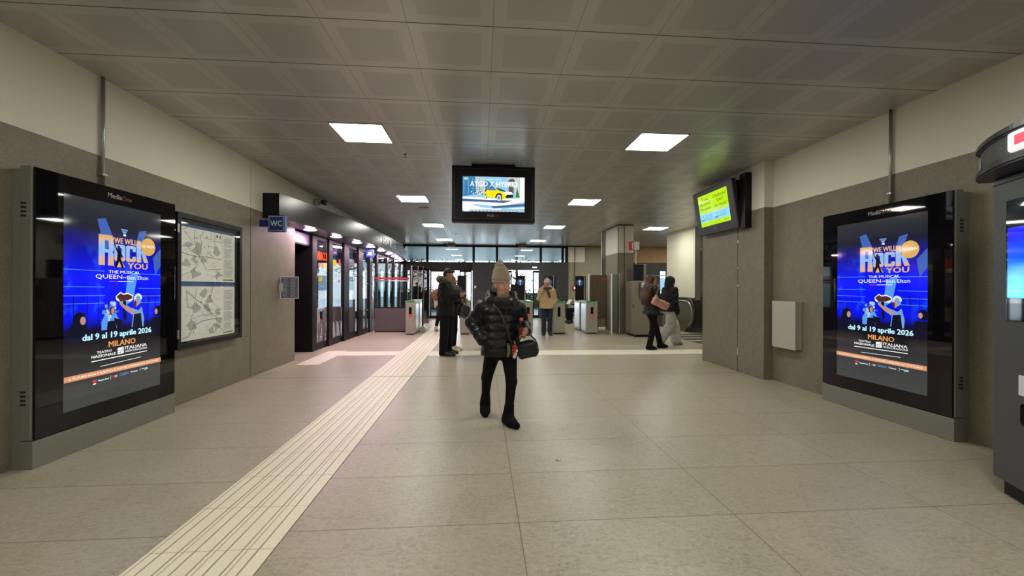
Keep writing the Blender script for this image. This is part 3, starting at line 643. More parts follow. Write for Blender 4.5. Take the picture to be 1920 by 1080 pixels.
# ================================================================ SIGNS ON THE LEFT
SB = mat('sign_blue', sr((16, 44, 110)), .35); SBE = mat('sign_blue_edge', sr((60, 100, 170)), .3); SWT = mat('sign_white', sr((225, 230, 235)), .5)
def sign_box(name, label, cat, x0, x1, y, z0, z1, draw, arm=True):
    w, h = x1-x0, z1-z0; r = thing(name, label, cat, (x0, y, z0))
    b = MB(); b.box(0, w, 0, .07, 0, h, SB, bev=.004); b.box(w-.006, w+.002, -.002, .072, .004, h-.004, SBE); b.build('panel', r)
    if arm: b = MB(); b.box(-.126, 0, .02, .05, h*.3, h*.7, SB); b.build('bracket', r)
    p = MB(); draw(p, w, h); p.build('lettering', r)
def d_wc(p, w, h):
    a, c = .018, .004
    p.fline([(a, a), (w-a, a), (w-a, h-a), (a, h-a), (a, a)], .005, SWT, 1); p.ftext('WC', w*.16, h*.33, w*.84, h*.67, SWT, 2, bold=.01)
sign_box('wc_sign', 'small blue square WC sign sticking out from the stone wall', 'sign', -3.165, -2.925, 6.30, 2.115, 2.36, d_wc)
bb = MB(); 
def d_cup(p, w, h):
    PK_ = mat('sign_pink', sr((225, 170, 190)), .4, emit=sr((225, 170, 190)), es=.5)
    p.frect(w*.3, h*.42, w*.66, h*.66, PK_, 1); p.fdisc(w*.7, h*.55, w*.09, PK_, 1, 14); p.frect(w*.15, h*.28, w*.85, h*.33, SWT, 2)
sign_box('cafe_sign', 'small blue square coffee cup sign hanging under the bar fascia', 'sign', -3.02, -2.82, 10.9, 2.08, 2.28, d_cup, False)
b = MB(); b.box(-2.93, -2.91, 10.93, 10.95, 2.28, 2.335, BLACK); o_s = b.build('hanger'); 
for o in list(bpy.data.objects):
    if o.name == 'cafe_sign': o_s.parent = o; o_s.matrix_parent_inverse = Matrix.Translation(-Vector(o.location))
# notice board leaning out at the wall's end
r = thing('notice_board', 'small framed notice with rows of print jutting from the wall end', 'notice', (W_L, 6.9, 1.10))
LG = mat('light_grey_frame', sr((190, 190, 186)), .4); PUR = mat('dark_violet_print', sr((78, 70, 96)), .5); PRT = mat('notice_print', sr((150, 146, 160)), .5)
M_ = Matrix.Translation((.02, .0, 0)) @ Matrix.Rotation(math.radians(24), 4, 'Z') @ Matrix.Rotation(math.radians(-7), 4, 'X')
b = MB(); b.box(0, .27, 0, .02, 0, .37, LG, bev=.004, M=M_); b.build('frame', r)
b = MB(); b.frect(.015, .015, .255, .355, PUR, 0)
for c_ in (0, 1):
    for k_ in range(16): b.fline([(.035+.115*c_, .33-.0195*k_), (.035+.115*c_+.08-.01*(k_ % 3), .33-.0195*k_)], .008, PRT, 1)
b.build('printed_sheet', r, M=M_ @ Matrix.Translation((0, -.0012, 0)))
b = MB(); b.box(-.0, .05, .0, .03, .12, .25, LG); b.build('bracket', r)
# security camera on the left wall
r = thing('security_camera', 'small grey security camera high on the wall above the bar fascia', 'security camera', (W_L, 8.3, 2.93))
b = MB(); b.box(0, .09, -.05, .07, -.06, .09, LG, bev=.006); b.build('junction_box', r)
b = MB(); b.tube([(.08, 0, 0), (.15, 0, .02)], .015, LG, 10); b.build('arm', r)
b = MB(); b.lathe([(.045, -.07), (.05, -.04), (.05, .05), (.04, .07)], mat('camera_dark_plastic', (.03, .03, .03), .3), n=18, M=Matrix.Translation((.19, 0, .03)) @ Matrix.Rotation(PI/2, 4, 'X')); b.build('camera_body', r)
# ================================================================ BAR INTERIOR
OR = mat('orange_neon_letters', sr((255, 110, 30)), .4, emit=sr((255, 100, 30)), es=1.5); YE = mat('yellow_sticker', sr((214, 214, 40)), .5, emit=sr((214, 214, 40)), es=.25)  # YE: a faint glow is put into the sticker yellow
r = thing('tobacconist_window_lettering', 'glowing orange letters behind the first bar window', 'sign', (gx(8.9)-.075, 8.62, 1.80), PI/2)
b = MB(); b.ftext('TABACCHI', .07, .07, .79, .25, OR, 0, bold=.05); b.ftext('RICARICHE', .24, -.07, .62, .01, OR, 0, bold=.04); b.build('letters', r)
b = MB(); b.frect(.1, .03, .74, .045, BLACK, 0); b.build('rail', r)
def sticker(x0, z0, w, h, y, m_, label, txt=None, tm=None):
    b = MB(); b.frect(0, 0, w, h, m_, 0)
    if txt: b.ftext(txt, w*.1, h*.3, w*.9, h*.7, tm or BLACK, 1, bold=.02)
    o = b.build('window_sticker', loc=(gx(y)-.05, y, z0), rz=PI/2); tag(o, label, 'sticker')
REDW = mat('red_white_sticker', sr((200, 70, 80)), .5)
sticker(0, 1.70, .12, .1, 9.05, YE, 'small yellow sticker just below the orange window letters')
sticker(0, 1.42, .2, .09, 8.8, YE, 'yellow sticker low on the first bar window pane')
sticker(0, 1.78, .3, .14, 9.46, YE, 'wide yellow sticker at the top of the second bar window pane')
sticker(0, 1.80, .12, .15, 9.86, REDW, 'red and white sticker beside the wide yellow one')
for y, m_, l in ((10.5, mat('pale_notice', sr((150, 150, 160)), .5), 'pale grey notice at the top of the third bar window pane'), (11.45, mat('aqua_notice', sr((130, 180, 195)), .5), 'pale aqua notice at the top of the fourth bar window pane')):
    sticker(0, 1.84, .42, .17, y, m_, l)
b = MB(); FG = [mat('flag_green', sr((60, 120, 80)), .5), SWT, mat('flag_red', sr((170, 60, 60)), .5)]
for i, z_ in enumerate((.16, .08, 0)): b.fpoly([(0, z_), (.16-.05*i, z_+.02), (.2-.05*i, z_+.09), (0, z_+.08)], FG[i], 0)
tag(b.build('window_sticker', loc=(gx(8.7)-.05, 8.66, 1.42), rz=PI/2), 'green, white and red sticker at the edge of the first bar window', 'sticker')
# opaque frosted band on lower half of the two farther panes
FROST = mat('frosted_film', sr((168, 172, 168)), .6)
for i, (y0, y1) in enumerate(((10.42, 11.05), (11.42, 12.0))):
    b = MB(); x = gx((y0+y1)/2)-.068; b.box(x-.002, x, y0, y1, .14, .98, FROST); tag(b.build('frosted_film'), 'grey frosted film on the lower half of the %s bar window' % ['third', 'fourth'][i], 'window film')
# table and chairs
CH = mat('white_moulded_chair_plastic', sr((222, 220, 205)), .4)
def make_chair():
    r = thing('cafe_chair', '', 'chair')
    b = MB(); N_ = 12
    def shell(pts, w0, th=.012):
        t = bmesh.new(); rings = []
        for (y, z, w_) in pts:
            L_ = []
            for k_ in range(N_+1):
                s_ = -1+2*k_/N_; L_.append((s_*w_/2, y-(.03*s_*s_ if z > .5 else 0), z+(.02*s_*s_ if z < .5 else 0)))
            rings.append([t.verts.new(p) for p in L_])
        for A_, B_ in zip(rings, rings[1:]):
            for k_ in range(N_): t.faces.new([A_[k_], A_[k_+1], B_[k_+1], B_[k_]])
        bmesh.ops.solidify(t, geom=list(t.faces), thickness=th)
        return t
    b.take(shell([(-.21, .42, .40), (-.2, .445, .43), (-.1, .45, .45), (.05, .44, .45), (.17, .445, .43)], .44), CH); b.build('seat', r)
    b = MB(); b.take(shell([(.17, .445, .42), (.205, .5, .42), (.225, .6, .43), (.24, .72, .43), (.25, .79, .40), (.252, .82, .33)], .4), CH); b.build('backrest', r)
    for sx in (-1, 1):
        for sy in (-1, 1):
            b = MB(); b.tube([(sx*.17, sy*.15, .44), (sx*.2, sy*.2, 0)], [.019, .013], CH, 10); b.build('leg', r)
    return r
ch = make_chair()
for i, (x, y, rz, l) in enumerate(((-3.84, 9.72, math.radians(176), 'white plastic chair behind the first bar window, its back to the hall entrance'), (-3.74, 10.42, math.radians(215), 'white plastic chair behind the second bar window, turned to the table'), (-4.85, 11.5, math.radians(-60), 'white plastic chair on the far side of the bar table'))):
    c = ch if i == 0 else copy_tree(ch); c.location = (x, y, .004); c.rotation_euler = (0, 0, rz); c['label'] = l; c['group'] = 'white cafe chairs at the bar table'
r = thing('cafe_table', 'white topped bar table standing just behind the shop window', 'table', (-4.12, 11.0, .004))
b = MB(); b.box(-.42, .42, -.32, .32, .70, .73, CH, bev=.006); b.build('table_top', r); b = MB(); b.tube([(0, 0, .02), (0, 0, .7)], .03, STEEL, 14); b.build('column', r); b = MB(); b.lathe([(.22, 0), (.22, .012), (.04, .03)], STEEL); b.build('base', r)
r = thing('bar_counter', 'bar counter with a dark front deep inside the bar', 'counter', (-6.3, 13.2, .004))
b = MB(); b.box(-.35, .35, -2, 2, 0, 1.0, DARK, bev=.01); b.build('body', r); b = MB(); b.box(-.42, .42, -2.05, 2.05, 1.0, 1.05, STEEL, bev=.005); b.build('counter_top', r)
b = MB(); b.box(-.25, .25, -1.6, 1.6, 1.05, 1.45, GLASS_S); b.build('display_glass', r)
CLB = mat('bar_lamp_lens', (.9, .9, .9), .4, emit=(1, .82, .92), es=42)
for i, (x, y) in enumerate(((-4.9, 9.8), (-4.9, 12.2), (-4.9, 14.8), (-6.8, 11), (-6.8, 14))):
    b = MB(); b.box(x-.3, x+.3, y-.3, y+.3, 2.70, 2.72, CLB); tag(b.build('bar_ceiling_light'), 'square pink tinted lamp in the bar ceiling, %s' % ['nearest the tables', 'midway along the glazing', 'by the street side', 'over the counter front end', 'over the counter far end'][i], 'ceiling light')
# ================================================================ TICKET BOOTH (glass screen with low panel)
BP = mat('booth_brown_grey_panel', sr((98, 88, 88)), .45, var=.04, scale=4)
r = thing('ticket_booth_screen', 'low brown-grey panel with glass above, beside the first ticket gate', 'booth', (-3.08, 12.05, 0))
b = MB(); b.box(0, .9, 0, .05, .03, .70, BP); b.box(0, .9, -.004, .056, .695, .725, BLACKF); b.box(0, .9, 0, .04, 0, .03, BLACKF); b.build('low_panel', r)
b = MB(); b.box(0.02, .9, .02, .03, .725, 1.47, GLASS); b.build('glass_pane', r)
b = MB(); b.box(.02, .98, .01, .04, 1.47, 1.50, STEEL); b.build('top_rail', r)
for x in (-.04,):
    b = MB(); b.tube([(x, 0, 0), (x, 0, 1.62)], .02, STEEL, 12); b.lathe([(.06, 0), (.06, .01), (.02, .02)], STEEL, c=(x, 0, 0)); b.build('post', r)
for z in (.62, 1.4):
    b = MB(); b.tube([(-.04, 0, z), (-.32, .35, z)], .012, STEEL, 10); b.build('rail', r)
b = MB(); b.box(-.0, .98, .03, .034, 1.53, 1.585, RED); b.build('red_band', r)
b = MB(); b.box(0, .98, .034, .04, 1.5, 1.7, GLASS); b.build('upper_glass', r)
b = MB(); b.frect(.4, 1.475, .86, 1.497, SWT, 0); b.build('paper_strip', r)
# tall glass baffle posts by the first gate
for i, (x, y) in enumerate(((-2.07, 12.95), (-1.93, 13.3), (-1.82, 13.7))):
    r = thing('glass_baffle', 'tall smoked glass baffle panel behind the booth, %s' % ['nearest the booth', 'middle of three', 'nearest the doors'][i], 'glass panel', (x-.12, y, 0))
    b = MB(); b.box(0, .02, 0, .04, 0, 1.98, STEEL); b.build('post', r); b = MB(); b.box(.02, .2, .015, .025, .1, 1.95, GLASS_D); b.build('glass_pane', r)
# ================================================================ TICKET GATES
GREEN = mat('green_lit_edge', sr((70, 190, 90)), .4, emit=sr((70, 200, 95)), es=.12); CAB = mat('gate_cabinet_metal', sr((170, 165, 150)), .38, .35, var=.03, scale=10)
SIDE = mat('gate_side_painted_daylight', sr((205, 215, 228)), .18, .25); LEDR = mat('red_led', sr((255, 60, 40)), .4, emit=sr((255, 45, 30)), es=1.3)  # SIDE: blue-white paints the daylight reflected on the stainless gate sides
SGB = mat('arrow_sign_blue', sr((40, 80, 150)), .35, emit=sr((40, 80, 150)), es=.25); SGW = mat('arrow_sign_white', sr((225, 230, 235)), .4, emit=(1, 1, 1), es=.2)
def make_gate(led=True, post=True, arrow=True, w=.29):
    r = thing('ticket_gate', '', 'ticket gate'); H = .93
    for y0, y1 in ((0, .62), (.78, 1.5)):
        b = MB(); b.box(-w/2, w/2, y0, y1, .03, H-.05, CAB, bev=.012); b.box(-w/2+.02, w/2-.02, y0+.02, y1-.02, 0, .03, BLACK); c = b.build('cabinet', r)
        b = MB()
        for sx in (-1, 1): b.box(*sorted((sx*w/2, sx*(w/2+.004))), y0+.06, y1-.03, .1, H-.09, SIDE)
        b.build('side_panel', c)
    b = MB(); b.prism([(0, H-.05), (1.5, H-.05), (1.5, H-.0), (.9, H), (.04, H-.02)], 'x', -w/2-.01, w/2+.01, CAB, bev=.006); b.build('lid', r)
    b = MB(); b.box(-w/2-.014, w/2+.014, -.006, .03, H-.035, H-.015, GREEN); b.box(-w/2-.014, -w/2-.004, .03, .6, H-.03, H-.012, GREEN); b.box(w/2+.004, w/2+.014, .03, .6, H-.03, H-.012, GREEN); b.build('green_light_strip', r)
    b = MB(); b.box(-w/2+.04, w/2-.04, .05, .32, H-.015, H+.004, BLACKGLASS, bev=.004); b.build('card_reader', r)
    b = MB(); b.box(-.038, .038, -.006, .004, .49, .76, BLACKGLASS, bev=.003); d_ = b.build('display', r)
    if led: b = MB(); b.fline([(-.02, .52), (.02, .56)], .012, LEDR, 0); b.fline([(-.02, .56), (.02, .52)], .012, LEDR, 0); b.frect(-.03, .5, .03, .512, LEDR, 0); b.build('red_cross', d_, loc=(0, -.0075, 0))
    b = MB(); b.box(-.012, .012, .62, .78, .08, H-.06, BLACK); b.build('flap_slot', r)
    if post:
        px = -.14; b = MB(); b.box(px-.13, px+.13, .9, .925, H-.02, 1.66, BLACK, bev=.01); p_ = b.build('tall_panel', r)
        b = MB(); b.box(px+.13, px+.155, .885, .94, H-.02, 1.67, STEEL); b.box(px+.16, px+.2, .9, .92, .9, 1.66, GLASS_D); b.build('post', r)
        if arrow:
            b = MB(); b.fdisc(px, 1.46, .1, SGB, 0, 28); b.fpoly([(px-.013, 1.385), (px+.013, 1.385), (px+.013, 1.49), (px+.04, 1.475), (px+.04, 1.505), (px, 1.545), (px-.04, 1.505), (px-.04, 1.475), (px-.013, 1.49)], SGW, 1); b.build('arrow_sign', p_, loc=(0, .899, 0))
    return r
gates = [(-1.94, 'first ticket gate beside the booth, red cross lit, no arrow panel', True, False, False, .26), (-.46, 'ticket gate mostly hidden behind the man in black', False, True, False, .26),
         (1.30, 'ticket gate with red cross, just behind the walking woman', True, True, True, .26), (2.17, 'ticket gate with dark display beside the person in the cream jacket', False, True, True, .34), (3.11, 'farthest ticket gate near the pillar, red cross and blue arrow panel', True, True, True, .32)]
for x, l, led, post, ar, w_ in gates:
    g = make_gate(led, post, ar, w_); g.location = (x, 11.32, 0); g['label'] = l; g['group'] = 'row of ticket gates'
# swing barrier beside first gate and yellow lit post
r = thing('barrier_post', 'slim dark barrier post with a round foot beside the first gate', 'barrier', (-1.70, 12.0, 0))
b = MB(); b.box(-.025, .025, -.03, .03, .1, .95, DARK, bev=.01); b.build('pole', r); b = MB(); b.prism([(-.07, 0), (.1, 0), (.1, .12), (.03, .2), (-.07, .14)], 'y', -.1, .1, CAB, bev=.01); b.build('foot', r)
# brown glass partition right of the last gate
r = thing('glass_partition', 'smoked glass partition with a red band between the last gate and the pillar', 'glass partition', (3.3, 12.3, 0))
b = MB(); b.box(.0, .62, 0, .012, .1, 1.70, GLASS_D); b.build('glass_pane', r); b = MB(); b.box(.36, .62, -.004, 0, 1.55, 1.59, RED); b.build('red_band', r)
for x in (0, .62): b = MB(); b.box(x-.02, x+.02, -.02, .03, 0, 1.72, STEEL); b.build('post', r)
b = MB(); b.box(.1, .5, .3, .6, 0, .14, DARK, bev=.01); tag(b.build('floor_stand', loc=(3.2, 12.4, 0)), 'low dark box on the floor behind the smoked partition', 'box')
r = thing('glass_partition', 'clear glass partition with pale posts against the pillar', 'glass partition', (3.62, 11.1, 0))
b = MB(); b.box(0, .24, 0, .01, .05, 1.68, GLASS); b.build('glass_pane', r)
for x in (-.02, .2): b = MB(); b.box(x-.015, x+.015, -.02, .02, 0, 1.70, WHITE if x < 0 else STEEL); b.build('post', r)
# ================================================================ CABINETS AT THE PILLAR
CBM = mat('beige_cabinet_paint', sr((138, 132, 114)), .42, .2, var=.03, scale=8)
r = thing('electrical_cabinet', 'tall beige metal cabinet in front of the pillar, corner towards the hall', 'cabinet', (4.05, 10.55, 0))
b = MB(); b.box(0, .43, 0, .62, .06, 1.49, CBM, bev=.006); b.box(.01, .42, .01, .6, 0, .06, BLACK); b.build('body', r)
b = MB(); b.box(-.008, 0, .03, .59, .08, 1.47, CBM, bev=.003); d_ = b.build('door', r); b = MB(); b.box(-.02, -.008, .06, .085, .78, .86, BLACK); b.build('handle', d_)
b = MB(); b.box(.03, .40, -.008, 0, .08, 1.47, CBM, bev=.003); d_ = b.build('door', r); b = MB(); b.box(.34, .36, -.016, -.008, .85, .92, BLACK); b.build('lock', d_)
DGP = mat('dark_khaki_box', sr((92, 90, 78)), .5)
r = thing('letter_box', 'dull brown box with a white sheet fixed to the cabinet side', 'box', (4.17, 10.54, 1.02))
b = MB(); b.box(0, .22, -.05, -.01, 0, .44, DGP, bev=.004); b.build('body', r); b = MB(); b.box(.04, .2, -.054, -.0505, .30, .43, SWT); b.build('white_sheet', r)
r = thing('information_screen', 'dark switched-off screen standing upright beside the pillar on a steel post', 'screen', (4.22, 11.0, 1.50))
b = MB(); b.box(-.02, .24, 0, .05, 0, .46, mat('navy_dark_screen', sr((28, 32, 46)), .2), bev=.005); b.build('panel', r)
b = MB(); b.box(.26, .34, .0, .06, -1.5, .47, CBM, bev=.01); b.build('post', r)
# small lit sign on the pillar
r = thing('emergency_sign', 'small red and white box sign fixed high on the pillar', 'sign', (4.18, 11.2, 2.36))
b = MB(); b.box(-.06, .04, -.16, 0, 0, .24, RED, bev=.006); b.build('red_panel', r); b = MB(); b.box(.04, .2, -.14, .02, .01, .23, SWT, bev=.006); b.build('white_panel', r)
b = MB(); b.frect(-.02, .03, .01, .2, SWT, 0); b.fdisc(-.005, .165, .02, SWT, 0, 10); b.build('pictogram', r, loc=(0, -.161, 0))
b = MB(); b.box(.14, .17, -.0, .02, -.6, .02, WHITE); b.build('cable_duct', r)
# conduit with fire alarm on the far wall
r = thing('fire_alarm', 'red wall alarm button at the end of a thin conduit on the beige far wall', 'alarm', (3.98, FY-.102, 1.30))
b = MB(); b.box(-.08, .08, -.08, 0, -.08, .08, RED, bev=.01); b.build('housing', r); b = MB(); b.fdisc(0, 0, .045, mat('alarm_lens', (.9, .6, .5), .4, emit=(1, .6, .5), es=1.2), 0, 18); b.build('button', r, loc=(0, -.0815, 0))
b = MB(); b.tube([(0, -.02, .08), (0, -.02, 1.08)], .014, DGP, 8); b.tube([(0, -.078, 1.1), (0, -.078, 1.77)], .014, DGP, 8); b.build('conduit', r)
# small items on the glass front
for i, (x, l) in enumerate(((-1.25, 'small dull red fitting on the ceiling above the left sliding door'), (1.7, 'small dull red fitting on the ceiling above the right sliding door'))):
    b = MB(); b.box(-.16, .16, -.05, .05, -.12, 0, mat('dull_red_fitting', sr((92, 56, 54)), .5), bev=.01); b.box(-.3, -.2, -.04, .04, -.08, 0, BLACK, bev=.02); tag(b.build('ceiling_fitting', loc=(x, 16.9, CZ)), l, 'fitting')
b = MB(); b.box(-.09, .09, -.03, 0, -.02, .02, mat('lit_sensor', (.9, .9, .9), .4, emit=(1, 1, 1), es=2)); tag(b.build('door_sensor', loc=(2.25, FY-.16, 2.17)), 'tiny bright sensor light above the right sliding door', 'sensor')
b = MB(); b.box(-.035, .035, -.02, 0, -.05, .05, SWT, bev=.004); tag(b.build('switch_plate', loc=(-.27, FY-.14, 1.33)), 'small white switch plate on the dark panel between the doors', 'switch')
# ================================================================ HANGING SCREENS
def car_picture():
    b = MB(); W_, H_ = .84, .49; X = lambda u: u*W_; Z = lambda v: (1-v)*H_
    sky = glow('ad_pale_blue', sr((150, 205, 235)), 1.05); bl = glow('ad_mid_blue', sr((70, 140, 190)), .95); bl2 = glow('ad_line_blue', sr((40, 100, 150)), .9); wh = glow('ad_white', (1, 1, 1), 1.25); sh = glow('ad_slate_shadow', sr((80, 110, 150)), .9)
    ye = glow('ad_yellow', sr((250, 225, 20)), 1.1); yd = glow('ad_dark_yellow', sr((200, 170, 10)), .9); gr = glow('ad_green', sr((60, 140, 50)), .9); br = glow('ad_brown', sr((120, 100, 100)), .8); dk = glow('ad_dark', sr((30, 34, 44)), .8); gy = glow('ad_grey', sr((205, 215, 215)), 1.)
    P = lambda pts, m, q=1: b.fpoly([(X(u), Z(v)) for u, v in pts], m, q)
    b.frect(0, 0, W_, H_, sky, 0); P([(0, 0), (.2, 0), (.24, .5), (0, .58)], bl); P([(.2, 0), (.36, .05), (.36, .5), (.22, .52)], gy, 1)
    for k_ in range(9): b.fline([(X(.02+.035*k_), Z(.03)), (X(.02+.037*k_), Z(.5))], .004, bl2 if k_ % 2 else sky, 2)
    for k_ in range(4): b.fline([(X(0), Z(.3+.07*k_)), (X(.33), Z(.33+.05*k_))], .004, bl2, 2)
    P([(.36, .1), (.5, .2), (.5, .5), (.36, .5)], bl, 1)
    for k_ in range(16): b.fdisc(X(.14+.016*k_), Z(.44+.03*((k_*7) % 3)), .008, bl2 if k_ % 2 else wh, 3, 8)
    P([(.72, .0), (1, 0), (1, .6), (.84, .6), (.84, .2), (.72, .2)], gy, 1); P([(.72, .14), (.76, .05), (.82, .04), (.84, .1), (.84, .22), (.8, .12), (.76, .14)], br, 3); P([(.74, .25), (.82, .25), (.82, .52), (.74, .5)], br, 2)
    P([(.85, .58), (.88, .3), (.92, .58)], gr, 3); P([(.93, 0), (1, 0), (1, .6), (.93, .58)], wh, 2)
    P([(0, .58), (.35, .6), (.6, .64), (1, .6), (1, .9), (0, .95)], wh, 2); P([(0, .64), (.36, .66), (.8, .67), (.66, .75), (.3, .72), (0, .72)], sh, 3); P([(.1, .78), (.6, .84), (1, .7), (1, .86), (.6, .93), (.3, .88)], sky, 3); P([(.45, .84), (1, .76), (1, .83), (.5, .9)], sh, 4)
    P([(.02, .96), (.1, .955), (.1, 1), (.02, 1)], wh, 4); P([(.15, .965), (.88, .965), (.88, 1), (.15, 1)], dk, 3)
    for k_ in range(12): b.fline([(X(.16+.06*k_), Z(.982)), (X(.205+.06*k_), Z(.982))], .008, wh, 5)
    b.ftext('NUOVA TOYOTA', X(.38), Z(.095), X(.62), Z(.065), wh, 6, bold=.02); b.ftext('AYGO X HYBRID', X(.12), Z(.28), X(.885), Z(.135), wh, 6, bold=-.004)
    b.fdisc(X(.055), Z(.065), .022, wh, 5, 18, .016); b.fdisc(X(.055), Z(.065), .012, gr, 6, 14, .009)
    # the car
    P([(.345, .52), (.35, .42), (.375, .36), (.43, .3), (.5, .285), (.56, .3), (.64, .35), (.70, .41), (.79, .43), (.815, .5), (.81, .58), (.76, .6), (.7, .62), (.64, .66), (.57, .66), (.52, .6), (.40, .585), (.37, .62), (.345, .6)], ye, 5)
    P([(.40, .38), (.44, .315), (.5, .30), (.53, .34), (.55, .385), (.42, .39)], bl, 6); P([(.53, .3), (.62, .335), (.70, .41), (.68, .43), (.6, .4), (.555, .36)], bl2, 6); P([(.35, .42), (.38, .36), (.44, .3), (.52, .285), (.5, .3), (.44, .315), (.4, .37), (.36, .44)], dk, 6)
    P([(.70, .415), (.79, .43), (.815, .5), (.72, .505), (.65, .47)], wh, 6); P([(.69, .56), (.72, .5), (.815, .5), (.812, .585), (.7, .6)], dk, 7); P([(.52, .59), (.55, .48), (.6, .46), (.63, .5), (.64, .6), (.63, .66)], dk, 6); P([(.345, .6), (.35, .5), (.37, .49), (.39, .58), (.39, .64)], dk, 6)
    b.fdisc(X(.585), Z(.6), .032, gy, 8, 20, .046); b.fdisc(X(.585), Z(.6), .014, bl, 9, 14, .02); b.fdisc(X(.36), Z(.58), .018, gy, 8, 18, .032)
    b.ftext('\u20ac 17.950', X(.3), Z(.8), X(.46), Z(.745), wh, 6, bold=.01); b.fline([(X(.48), Z(.79)), (X(.76), Z(.785))], .009, wh, 6); b.fline([(X(.38), Z(.92)), (X(.62), Z(.92))], .01, wh, 6)
    return b
r = thing('ceiling_screen', 'black framed screen hanging from the ceiling, showing a yellow car advert', 'screen', (.171, 5.95, 2.247), math.radians(.6))
b = MB(); b.box(-.565, .565, 0, .16, 0, .79, BLACK, bev=.006); b.build('housing', r)
TRIMM = mat('thin_dark_bronze_trim', (.09, .085, .075), .3, .8)
b = MB(); b.box(-.535, .535, -.012, 0, .035, .755, BLACKF, bev=.004); b.build('front_glass', r)
b = MB(); q_ = .006
for a in ((-.53, .53, .038, .038+q_), (-.53, .53, .746, .752), (-.53, -.53+q_, .038, .752), (.53-q_, .53, .038, .752)): b.box(a[0], a[1], -.0135, -.011, a[2], a[3], TRIMM)
b.build('inner_trim', r)
car_picture().build('screen', r, loc=(-.42, -.0145, .145))
b = MB(); media_one(b, -.085, .075, .085, .108); b.build('brand_lettering', r, loc=(0, -.0125, 0))
b = MB(); b.box(-.3, .3, .05, .15, .79, .824, BLACK); b.build('ceiling_mount', r)
r.scale = (1.072, 1, 1.035)
# right-hand information screen on the pier
def taxi_picture():
    b = MB(); W_, H_ = .84, .53; X = lambda u: u*W_; Z = lambda v: (1-v)*H_
    li = glow('screen_lime', sr((188, 235, 10)), 1.05); li2 = glow('screen_pale_lime', sr((196, 236, 90)), 1.0); cy = glow('screen_light_blue', sr((150, 220, 250)), 1.0); ink = glow('screen_ink', sr((70, 96, 20)), .6); ink2 = glow('screen_navy_ink', sr((30, 60, 90)), .6)
    b.frect(0, 0, W_, H_, li, 0); b.frect(0, Z(.62), W_, Z(.48), li2, 1); b.frect(0, Z(.86), W_, Z(.6), cy, 2); b.fline([(X(.5), Z(.03)), (X(.5), Z(.55))], .004, li2, 1)
    for x0, x1, y0, t in ((.12, .36, .08, 'Taxi'), (.06, .42, .22, 'abusivi?'), (.06, .43, .39, 'No, grazie!'), (.54, .96, .08, 'Unauthorised'), (.64, .86, .22, 'taxis?'), (.56, .96, .39, 'No, thanks!')): b.ftext(t, X(x0), Z(y0+.11), X(x1), Z(y0), ink, 3, bold=0)
    for c_ in (0, 1):
        for k_, t in enumerate((('Usa solo taxi', 'autorizzati con', 'licenza comunale'), ('Use only official', 'authorised taxi', 'with licence'))[c_]): b.ftext(t, X(.2+.48*c_), Z(.69+.055*k_), X(.42+.48*c_), Z(.655+.055*k_), ink2, 4)
        b.fdisc(X(.13+.48*c_), Z(.68), .012, ink2, 4, 10, .008); b.fline([(X(.04+.48*c_), Z(.78)), (X(.08+.48*c_), Z(.8)), (X(.16+.48*c_), Z(.77))], .012, ink2, 4)
    b.fdisc(X(.84), Z(.93), .02, ink, 3, 12); b.fdisc(X(.84), Z(.93), .014, li, 4, 12); b.ftext('ATM', X(.88), Z(.95), X(.95), Z(.915), ink, 3)
    return b
r = thing('wall_screen', 'tilted black screen with a lime green taxi notice on the wall pier', 'screen', (W_P, 6.47, 2.60), -PI/2)
T_ = Matrix.Translation((0, -.105, 0)) @ Matrix.Rotation(math.radians(9), 4, 'X')
b = MB(); b.box(-.57, .57, -.07, .0, -.38, .38, mat('screen_bezel_plastic', (.022, .022, .024), .4), bev=.012, M=T_); b.build('bezel', r)
taxi_picture().build('screen', r, M=T_ @ Matrix.Translation((-.42, -.0715, -.235)))
b = MB(); media_one(b, -.07, -.31, .07, -.285); b.build('brand_lettering', r, M=T_ @ Matrix.Translation((0, -.0712, 0)))
b = MB(); b.box(-.5, .5, -.12, 0, -.02, .36, BLACK, bev=.01); b.box(-.3, .3, -.045, 0, -.3, .1, BLACK); b.box(.56, .70, -.10, 0, -.40, .42, BLACK); b.box(.4, .6, -.05, 0, -.30, .30, BLACK); b.build('mount', r)
# box on the right wall
r = thing('wall_box', 'light grey metal utility box on the stone wall between pier and screen', 'utility box', (W_R, 5.18, .50), -PI/2)
GB = mat('pale_grey_box_paint', sr((176, 174, 160)), .45, .1)
b = MB(); b.box(-.21, .21, -.09, 0, 0, .62, GB, bev=.006); b.build('body', r); b = MB(); b.box(-.212, .212, -.10, -.091, -.005, .625, GB, bev=.003); d_ = b.build('door', r)
for z in (.1, .5): b = MB(); b.tube([(.18, -.101, z), (.18, -.106, z)], .008, STEEL, 10); b.build('lock', d_)
# ================================================================ TICKET MACHINE
MG = mat('anthracite_machine_paint', sr((72, 74, 76)), .4, .1, var=.04, scale=60); MGD = mat('anthracite_dark_trim', sr((44, 44, 48)), .28, .2)
r = thing('ticket_machine', 'dark grey ticket machine with a blue screen and curved hood', 'ticket machine', (3.31, 2.41, 0), math.radians(-90-25.5))
